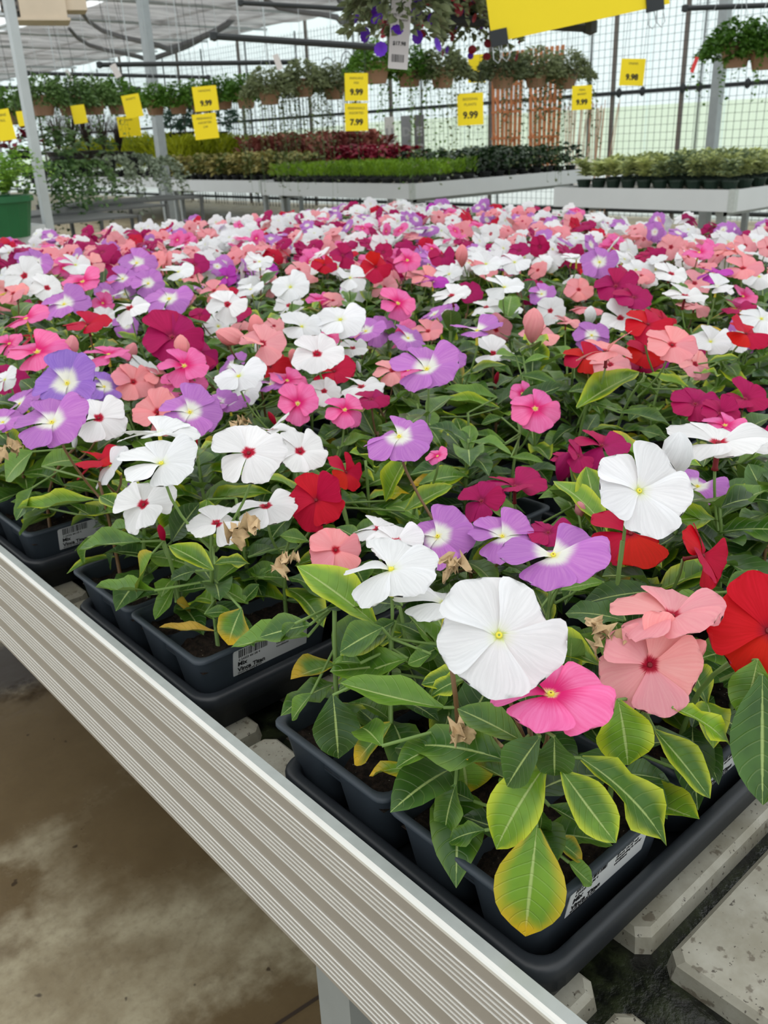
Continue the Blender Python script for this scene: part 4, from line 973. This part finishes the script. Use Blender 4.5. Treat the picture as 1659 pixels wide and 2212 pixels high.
# ------------------------------------------------------------------ hanging bars and baskets
def bar(px0, py0, px1, py1, d, r, label, hang=True, d1=None):
    a = at_d(px0, py0, d); c = at_d(px1, py1, d1 or d); e = empty('hanging_bar', a, label, 'bar')
    MB().tube([(0, 0, 0), (c - a)], r, 8).build('bar_tube', dark_m, e)
    for f in (.0, 1.0): MB().lathe([(0, -r * 1.5), (r * 1.4, -r), (r * 1.4, r), (0, r * 1.5)], (c - a) * f, 8).build('end_cap', dark_m, e)
    for f in (.15, .85): q2 = (c - a) * f; MB().tube([q2, q2 + Vector((0, 0, 4.42 - a.z - q2.z))], .006, 5).build('hanger_wire', galv_l, e)
    return e
bar(462, 78, 830, 103, 8.0, .026, 'thick black hanging bar crossing above the middle baskets')
bar(215, 140, 640, 134, 10.5, .024, 'black hanging bar behind the thick post')
bar(60, 158, 450, 167, 12.5, .022, 'lower black bar above the left baskets')
bar(0, 189, 300, 192, 14.0, .022, 'lowest thin black bar at the far left')
bar(905, 40, 1275, 58, 4.4, .022, 'black hanging bar behind the yellow banner')
bar(520, 6, 800, 22, 7.0, .016, 'thin dark bar near the top left of centre')
bar(1480, 18, 1700, 10, 8.3, .02, 'dark bar carrying the green baskets at the right')
def basket(px, py, d, kind, label, trail=6, drop=.6, fr=.27, fh=.22, pr=.125):
    p = at_d(px, py, d); e = empty('hanging_basket', p, label, 'hanging basket', 'hanging baskets over the far benches')
    b = MB(); b.lathe([(0, -.085), (pr * .68, -.085), (pr * .96, .06), (pr * 1.05, .06), (pr * 1.05, .085), (pr * .92, .085), (pr * .85, .05), (0, .045)], n=16); b.build('pot', pott, e)
    ra = random.Random(int(px * 7 + py)); mg = Merge([GF[kind]])
    for i in range(1100):
        a = ra.uniform(0, 6.28); t = ra.random(); rr_ = fr * math.sqrt(ra.random()); z = .05 + fh * (1 - (rr_ / fr) ** 2) * ra.uniform(.1, 1) - .06 * (rr_ / fr) ** 2
        dd = Vector((math.cos(a) + ra.uniform(-.6, .6), math.sin(a) + ra.uniform(-.6, .6), ra.uniform(-.3, .9))); l = ra.uniform(.042, .072)
        mg.stamp(LEAFLOW[ra.randrange(2)], T4(leaf_frame(dd, (0, 0, 1), ra.uniform(-1, 1)), (l, l * .5, l), (rr_ * math.cos(a), rr_ * math.sin(a), z)), 0)
    link('foliage', mg.mesh('foliage'), e)
    if trail:
        mv = Merge([GF[kind]]); st = MB()
        for i in range(trail * 2):
            a = ra.uniform(0, 6.28); d0 = Vector((math.cos(a), math.sin(a), 0)); P = bez(d0 * .1 + Vector((0, 0, .09)), d0 * fr * 1.2 + Vector((0, 0, .06)), d0 * fr * ra.uniform(.9, 1.3) + Vector((0, 0, -drop * ra.uniform(.3, 1))), 16)
            st.tube(P, .0012, 3, cap=False)
            for q2 in range(3, 17):
                dd = Vector((ra.uniform(-1, 1), ra.uniform(-1, 1), ra.uniform(-.6, .3))); l = ra.uniform(.02, .04)
                mv.stamp(LEAFLOW[0], T4(leaf_frame(dd, (0, 0, 1), ra.uniform(-1, 1)), (l, l * .8, l), P[q2] + Vector((ra.uniform(-.02, .02), ra.uniform(-.02, .02), 0))), 0)
        o = link('trailing_vine', mv.mesh('trailing_vine'), e); st.build('vine_stem', GF['mid'], e)
    for k in range(3):
        a = k * 2.094 + .4; MB().tube([(pr * math.cos(a), pr * math.sin(a), .08), (0, 0, .48)], .0022, 4).build('hanger_wire', galv_l, e)
    MB().tube([(0, 0, .48), (0, 0, 4.42 - p.z)], .003, 4).build('hook', galv_l, e)
for k, (px, py, d, kd, l, tr, dr) in enumerate([
 (1590, 120, 8.2, 'bask', 'dense green hanging basket second from the right edge', 8, .35), (1652, 124, 8.2, 'bask', 'dense green hanging basket cut by the right edge', 5, .3),
 (813, 158, 8.8, 'bask', 'bright green basket behind the white tag', 3, .4), (884, 166, 9.2, 'bask', 'basket just right of the white tag, trailing thin vines', 10, 1.0), (956, 168, 9.2, 'baskd', 'basket below the petunias, trailing far down', 12, 1.0),
 (1086, 170, 9.4, 'baskd', 'grey-green basket in front of the left wooden trellis', 10, .9), (1158, 168, 9.6, 'baskd', 'grey-green basket in front of the right wooden trellis', 10, 1.0), (1222, 172, 9.8, 'baskd', 'grey-green basket right of the wooden trellises', 14, .9),
 (582, 206, 10.0, 'baskd', 'grey ivy basket left of the twin yellow signs, larger one', 16, 1.0), (655, 190, 10.2, 'baskd', 'grey ivy basket without a clear pot in the middle of three', 16, 1.1), (722, 196, 10.4, 'baskd', 'grey ivy basket nearest the twin yellow signs', 12, .8),
 (531, 217, 11.4, 'bask', 'small basket right of the post, third past the yellow sign', 0, .3), (482, 219, 11.6, 'bask', 'small basket just right of the upper yellow sign', 0, .3), (432, 226, 11.7, 'bask', 'small basket hidden by the upper yellow sign', 0, .3), (385, 229, 11.8, 'bask', 'small basket two places right of the thick post', 0, .3), (335, 232, 11.9, 'bask', 'small basket just behind the thick post', 0, .3),
 (255, 228, 10.6, 'bask', 'basket left of the thick post', 4, .4), (202, 228, 10.3, 'mid', 'basket third left of the thick post', 3, .4), (150, 229, 10.0, 'mid', 'wide basket midway between the two posts', 6, .5), (93, 229, 9.8, 'mid', 'wide basket just right of the slim post', 6, .5), (28, 250, 10.6, 'bask', 'basket left of the slim post beside the yellow signs', 3, .3)]):
    basket(px, py, d, kd, l, tr, dr)

# ------------------------------------------------------------------ signs, tags, trellises
yel = simple('yellow_card', (244, 218, 20), .55, 0, .02); ywhite = simple('white_tag_card', (214, 208, 206), .5, 0, .02); grey_ink = simple('grey_ink', (70, 60, 50), .6)
def facing(o, tilt=0.0, yaw=0.0):
    # board faces back towards the aisle the picture was taken from
    R3 = Matrix((Vector(CR_H), Vector((0, 0, 1)), Vector(TC_H))).transposed(); o.rotation_euler = (Matrix.Rotation(yaw, 3, 'Z') @ R3 @ Matrix.Rotation(tilt, 3, 'Z')).to_euler()
def sign(px, py, d, w, h, label, lines, tilt=0.0, yaw=0.0, price=None):
    e = empty('price_sign', at_d(px, py, d), label, 'sign', 'yellow price signs'); facing(e, tilt, yaw)
    MB().box((-w / 2, -h / 2, -.002), (w / 2, h / 2, .002)).build('card', yel, e)
    if price: text(price, h * .30, e, (0, -h * .28, .003), (0, 0, 0), ink_m, align='CENTER', off=.003)
    for k, ln in enumerate(lines): text(ln, h * .12, e, (0, h * (.28 - .17 * k), .003), (0, 0, 0), grey_ink, align='CENTER')
    for sx_ in (-1, 1): MB().tube([(sx_ * w * .4, h * .48, 0), (sx_ * w * .38, 4.42 - e.location.z, 0)], .0018, 4).build('hang_string', dark_m, e)
for (px, py, d, w, h, l, ln, tl, pr_) in [
 (444, 213, 9.0, .22, .205, 'upper yellow price sign right of the thick post reading 9.99', ['HANGING', ''], .04, '9.99'), (444, 273, 9.0, .22, .215, 'lower yellow price sign hanging right of the thick post', ['PERENNIALS', 'ASSORTED', '3.99'], .06, None),
 (770, 188, 8.2, .195, .21, 'upper yellow sign of the twin pair half hidden by ivy', ['ANNUALS', 'MIX'], -.03, '9.99'), (770, 253, 8.2, .195, .215, 'lower yellow sign of the twin pair', ['PERENNIALS', 'ASSORTED'], -.02, '7.99'),
 (1366, 156, 8.6, .205, .205, 'yellow 9.98 price sign hanging alone before the wire wall', ['VINING'], -.05, '9.98'), (1257, 211, 9.0, .18, .20, 'yellow sign veiled by thin trailing vines', ['FERN', 'BASKET'], .02, '9.99'),
 (1016, 236, 9.0, .24, .27, 'yellow sign behind the trailing vines left of the wooden trellises', ['BEDDING', 'PLANTS'], .02, '9.99'), (1030, 148, 10.2, .18, .26, 'yellow sign mostly hidden between the hanging baskets', [''], .0, None),
 (286, 229, 9.6, .17, .20, 'yellow sign left of the thick post, upper one', ['BASKETS'], .12, None), (279, 273, 11.2, .25, .21, 'yellow sign among the dark grass', ['GRASSES'], .03, None), (9, 270, 8.0, .13, .22, 'yellow sign at the left edge', ['FERNS', 'ALL'], .1, None),
 (171, 247, 9.6, .13, .16, 'small yellow sign below the wide basket', [''], .08, None), (50, 256, 9.0, .10, .12, 'small yellow sign just left of the slim post', [''], .05, None)]:
    sign(px, py, d, w, h, l, ln, tl, 0.0, pr_)
# big yellow banner
e = empty('yellow_banner', at_d(1245, -8, 4.2), 'large blank yellow banner hanging at the top edge with black binder clips', 'sign'); facing(e, .16, 0)
MB().box((-.36, -.10, -.002), (.37, .20, .002)).build('card', yel, e)
for sx_ in (-.33, .31):
    MB().box((sx_ - .035, -.115, -.008), (sx_ + .035, -.055, .012)).build('binder_clip', dark_m, e)
    for q2 in (-.018, .018): MB().tube([(sx_ + q2 - .012, -.11, .006), (sx_ + q2 - .016, -.16, .008), (sx_ + q2, -.178, .008), (sx_ + q2 + .016, -.16, .008), (sx_ + q2 + .012, -.11, .006)], .0022, 5).build('clip_wire', galv_l, e)
for sx_ in (-.3, .3): MB().tube([(sx_, .19, 0), (sx_, 4.42 - e.location.z, 0)], .003, 4).build('hang_string', galv_l, e)
# long white tag
e = empty('plant_tag', at_d(864, 66, 2.9), 'long white care tag with a barcode hanging from the petunia basket', 'tag'); facing(e, -.10, .1)
MB().add(*loft([rr(-.029, -.10, .029, .10, .003, -.0006, 2), rr(-.029, -.10, .029, .10, .003, .0006, 2)])).build('card', ywhite, e)
text('PETUNIA\nsun  water', .011, e, (0, .035, .001), (0, 0, 0), grey_ink, align='CENTER'); text('$17.98', .014, e, (0, -.038, .001), (0, 0, 0), ink_m, align='CENTER', off=.0004)
b = MB(); ra = random.Random(4); x = -.02
while x < .018: w1 = ra.choice((.0012, .002, .003)); b.box((x, -.082, .0005), (x + w1, -.062, .0012)); x += w1 + .0018
b.build('barcode', ink_m, e)
for k, (px, py, w, h, d) in enumerate(((1500, 140, .03, .11, 8.0), (149, 163, .04, .11, 10.5), (250, 153, .06, .12, 9.6), (600, 134, .05, .12, 8.4))):
    e = empty('plant_tag', at_d(px, py, d), ('small red tag hanging before the wire wall', 'small white tag hanging above the left baskets', 'white tag hanging from the black bar left of the post', 'pale tag hanging above the grey ivy baskets')[k], 'tag'); facing(e, (-.3, .35, .4, .3)[k])
    MB().box((-w / 2, -h / 2, -.001), (w / 2, h / 2, .001)).build('card', simple('red_card', (214, 60, 60), .5) if k == 0 else ywhite, e); MB().tube([(0, h / 2, 0), (0, 4.42 - e.location.z, 0)], .0015, 4).build('hang_string', galv_l, e)
# petunia baskets at the top
def petunias(px, py, d, seed, label, fr=.34, nfl_=60, cols=(pot_petal_v,)):
    p = at_d(px, py, d); e = empty('petunia_basket', p, label, 'hanging basket'); ra = random.Random(seed)
    b = MB(); b.lathe([(0, -.06), (.11, -.06), (.15, .09), (.165, .09), (.165, .12), (.14, .12), (.13, .08), (0, .08)], n=18); b.build('pot', potb, e)
    mg = Merge([GF['baskd']])
    for i in range(1300):
        a = ra.uniform(0, 6.28); rr_ = fr * math.sqrt(ra.random()); z = .12 - .28 * (rr_ / fr) ** 2 + ra.uniform(-.05, .07)
        dd = Vector((math.cos(a) + ra.uniform(-.6, .6), math.sin(a) + ra.uniform(-.6, .6), ra.uniform(-.6, .6))); l = ra.uniform(.03, .055)
        mg.stamp(LEAFLOW[ra.randrange(2)], T4(leaf_frame(dd, (0, 0, 1), ra.uniform(-1, 1)), (l, l * .5, l), (rr_ * math.cos(a), rr_ * math.sin(a), z)), 0)
    link('foliage', mg.mesh('foliage'), e)
    fm = []
    for c in cols:
        V = [(0, 0, -.3)]; F = []
        for k in range(20):
            t = 2 * math.pi * k / 20; r1 = 1 - .10 * math.cos(5 * t) ** 2; V += [(.35 * math.cos(t), .35 * math.sin(t), .0), (r1 * math.cos(t), r1 * math.sin(t), .12)]
        for k in range(20): k2 = (k + 1) % 20; F += [(0, 1 + 2 * k, 1 + 2 * k2), (1 + 2 * k, 2 + 2 * k, 2 + 2 * k2, 1 + 2 * k2)]
        fm.append(make_mesh('petunia_flower', V, F, [c]))
    for i in range(nfl_):
        a = ra.uniform(0, 6.28); rr_ = fr * (.5 + .55 * ra.random()); n = Vector((math.cos(a), math.sin(a), ra.uniform(-.4, .8)))
        link('petunia_flower', fm[ra.randrange(len(fm))], e, T4(frame(n), ra.uniform(.016, .022), (rr_ * math.cos(a), rr_ * math.sin(a), .10 - .30 * (rr_ / fr) ** 2 + ra.uniform(-.05, .06))))
    for k in range(3):
        a = k * 2.094 + .4; MB().tube([(.15 * math.cos(a), .15 * math.sin(a), .1), (0, 0, .6), (0, 0, 4.42 - p.z)], .0022, 4).build('hanger_wire', galv_l, e)
petunias(852, -92, 2.95, 1, 'purple petunia basket at the top edge holding the long white tag', .13, 34)
petunias(915, -52, 4.3, 2, 'dark red petunia basket behind the white tag', .26, 60, (pot_petal_r,))
petunias(1040, -10, 4.6, 3, 'violet petunia basket just left of the yellow banner', .17, 44, (pot_petal_v, pot_petal_v, pot_petal_r))
# wooden fan trellises leaning on the wire wall
wood = simple('cedar_wood', (186, 118, 76), .7, 0, .18, 12)
def trellis(px, d_x, label, w=.62, h=1.78, zb=.0):
    p = at_x(px, 200, d_x); e = empty('wooden_trellis', (d_x, p.y, .70), label, 'trellis', 'wooden trellises'); e.rotation_euler = (0, 0, math.radians(90))
    for k in range(7):
        t = (k - 3) / 3; MB().add([(t * w * .42 - .028, -.01, 0), (t * w * .42 + .028, -.01, 0), (t * w * .42 + .028, .01, 0), (t * w * .42 - .028, .01, 0), (t * w * .5 - .028, -.01, h), (t * w * .5 + .028, -.01, h), (t * w * .5 + .028, .01, h), (t * w * .5 - .028, .01, h)], [(0, 3, 2, 1), (4, 5, 6, 7), (0, 1, 5, 4), (1, 2, 6, 5), (2, 3, 7, 6), (3, 0, 4, 7)]).build('slat', wood, e)
    for z in (.15, .5, .9, 1.3, 1.65): MB().box((-w * .5, .011, z - .02), (w * .5, .026, z + .02)).build('cross_slat', wood, e)
    for z0 in (.2, .75):
        for sg in (-1, 1): MB().tube([(0, .035, z0), (sg * w * .4, .035, z0 + .4)], .016, 4).build('brace', wood, e)
for k, (px, l) in enumerate(((1095, 'left wooden fan trellis leaning at the wire wall'), (1178, 'right wooden fan trellis leaning at the wire wall'))): trellis(px, WX - .215, l)
bam = simple('bamboo', (176, 136, 110), .6, 0, .15, 20)
for g, px in enumerate((1245, 1290)):
    p = at_x(px, 300, WX - .5); e = empty('bamboo_stakes', (WX - .5, p.y, 0), ('bundle of thin bamboo stakes right of the wooden trellises', 'bundle of thin bamboo stakes nearest the brown wall post')[g], 'stakes'); ra = random.Random(g)
    for k in range(14): x0, y0 = ra.uniform(-.08, .08), ra.uniform(-.22, .22); MB().tube([(x0, y0 * .7, 0.0), (x0 + ra.uniform(-.05, .2), y0 * 1.3, 1.62 + ra.uniform(-.1, .1))], .006, 5).build('stake', bam, e)
# black metal garden trellises and obelisks for sale
blk = simple('black_iron', (34, 36, 38), .5, .2)
def obelisk(px, x, w, h, label, arch=True, n=5):
    p = at_x(px, 300, x); e = empty('iron_trellis', (x, p.y, 0), label, 'trellis', 'black iron trellises'); e.rotation_euler = (0, 0, math.radians(90))
    for k in range(n):
        t = -1 + 2 * k / (n - 1); x0 = t * w / 2; hh = h - (0 if abs(t) < .01 else .04)
        MB().tube([(x0, 0, 0), (x0, 0, h - w / 2 * .6)], .009, 5).build('upright', blk, e)
    for s in range(2 if arch else 1):
        r = w / 2 * (1 - .45 * s); MB().tube([(r * math.cos(math.pi * i / 12), 0, h - w / 2 * .6 + r * 1.3 * math.sin(math.pi * i / 12)) for i in range(13)], .009, 5).build('arch', blk, e)
    for z in (.4, 1.0, 1.6): MB().tube([(-w / 2, 0, z), (w / 2, 0, z)], .007, 5).build('crossbar', blk, e)
for k, (px, x, w, h, n) in enumerate(((716, WX - .9, .50, 2.52, 4), (757, WX - 1.1, .34, 2.6, 6), (620, WX - .6, .40, 2.3, 4), (655, WX - .6, .36, 2.25, 4), (585, WX - .6, .45, 2.25, 5), (545, WX - .6, .4, 2.3, 4), (505, WX - .6, .5, 2.35, 6), (465, WX - .5, .5, 2.3, 5), (425, WX - .5, .5, 2.3, 5), (385, WX - .5, .55, 2.2, 6))):
    obelisk(px, x, w, h, 'black iron garden trellis against the wire wall, %s from the white tag side' % ORD[k], True, n)
# upright lettered boards
bd = [simple('board_white', (196, 194, 188), .6), simple('board_grey', (128, 130, 132), .6), simple('board_dark', (92, 92, 92), .6)]; lt = [simple('board_letter_grey', (150, 150, 148), .6), simple('board_letter_pale', (150, 152, 152), .6)]
for k, (px, s, m, l) in enumerate(((842, 'UCOU', 0, 'white board'), (878, 'DOCY', 1, 'grey board'), (906, 'ECC', 2, 'dark board'))):
    p = at_x(px, 300, WX - 1.0 - .03 * k); e = empty('lettered_board', (WX - 1.0 - .03 * k, p.y, 0), 'tall narrow %s with faint stacked letters beside the wire wall' % l, 'sign'); facing(e)
    # local y is up
    MB().box((-.085, 0, -.012), (.085, 1.62, .012)).build('board_face', bd[m], e)
    for j, ch in enumerate(s): text(ch, .19, e, (0, 1.30 - .27 * j, .0125), (0, 0, 0), lt[0 if m == 0 else 1], align='CENTER', off=.01)
# beige unit heater hung from the roof
beige = simple('beige_enamel', (206, 190, 168), .5); 
e = empty('unit_heater', at_d(84, 10, 9.0), 'beige unit heater with dark louvres hanging from the roof at top left', 'heater'); facing(e, 0, .35); e.scale = (.68, .68, .68)
MB().box((-.24, -.17, -.25), (.30, .5, .25)).build('heater_case', beige, e); MB().box((-.265, -.14, -.20), (-.245, .46, .20)).build('louvre_frame', dark_m, e)
for k in range(9): MB().box((-.285, -.12 + k * .065, -.19), (-.262, -.085 + k * .065, .19)).build('louvre', brown_m, e)
MB().box((-.45, -.10, .10), (-.245, .5, .25)).build('louvre_side', brown_m, e)
for k in range(7): MB().box((-.44, -.08 + k * .08, .25), (-.26, -.045 + k * .08, .262)).build('louvre', dark_m, e)
MB().box((-.28, -.20, -.27), (.33, -.17, .27)).build('heater_lip', beige, e); MB().box((.301, -.08, -.2), (.55, .5, .2)).build('fan_housing', beige, e)
for a in (-.2, .25): MB().tube([(a, .5, 0), (a, (4.42 - e.location.z) / .68, 0)], .012, 5).build('hanger_rod', galv_l, e)
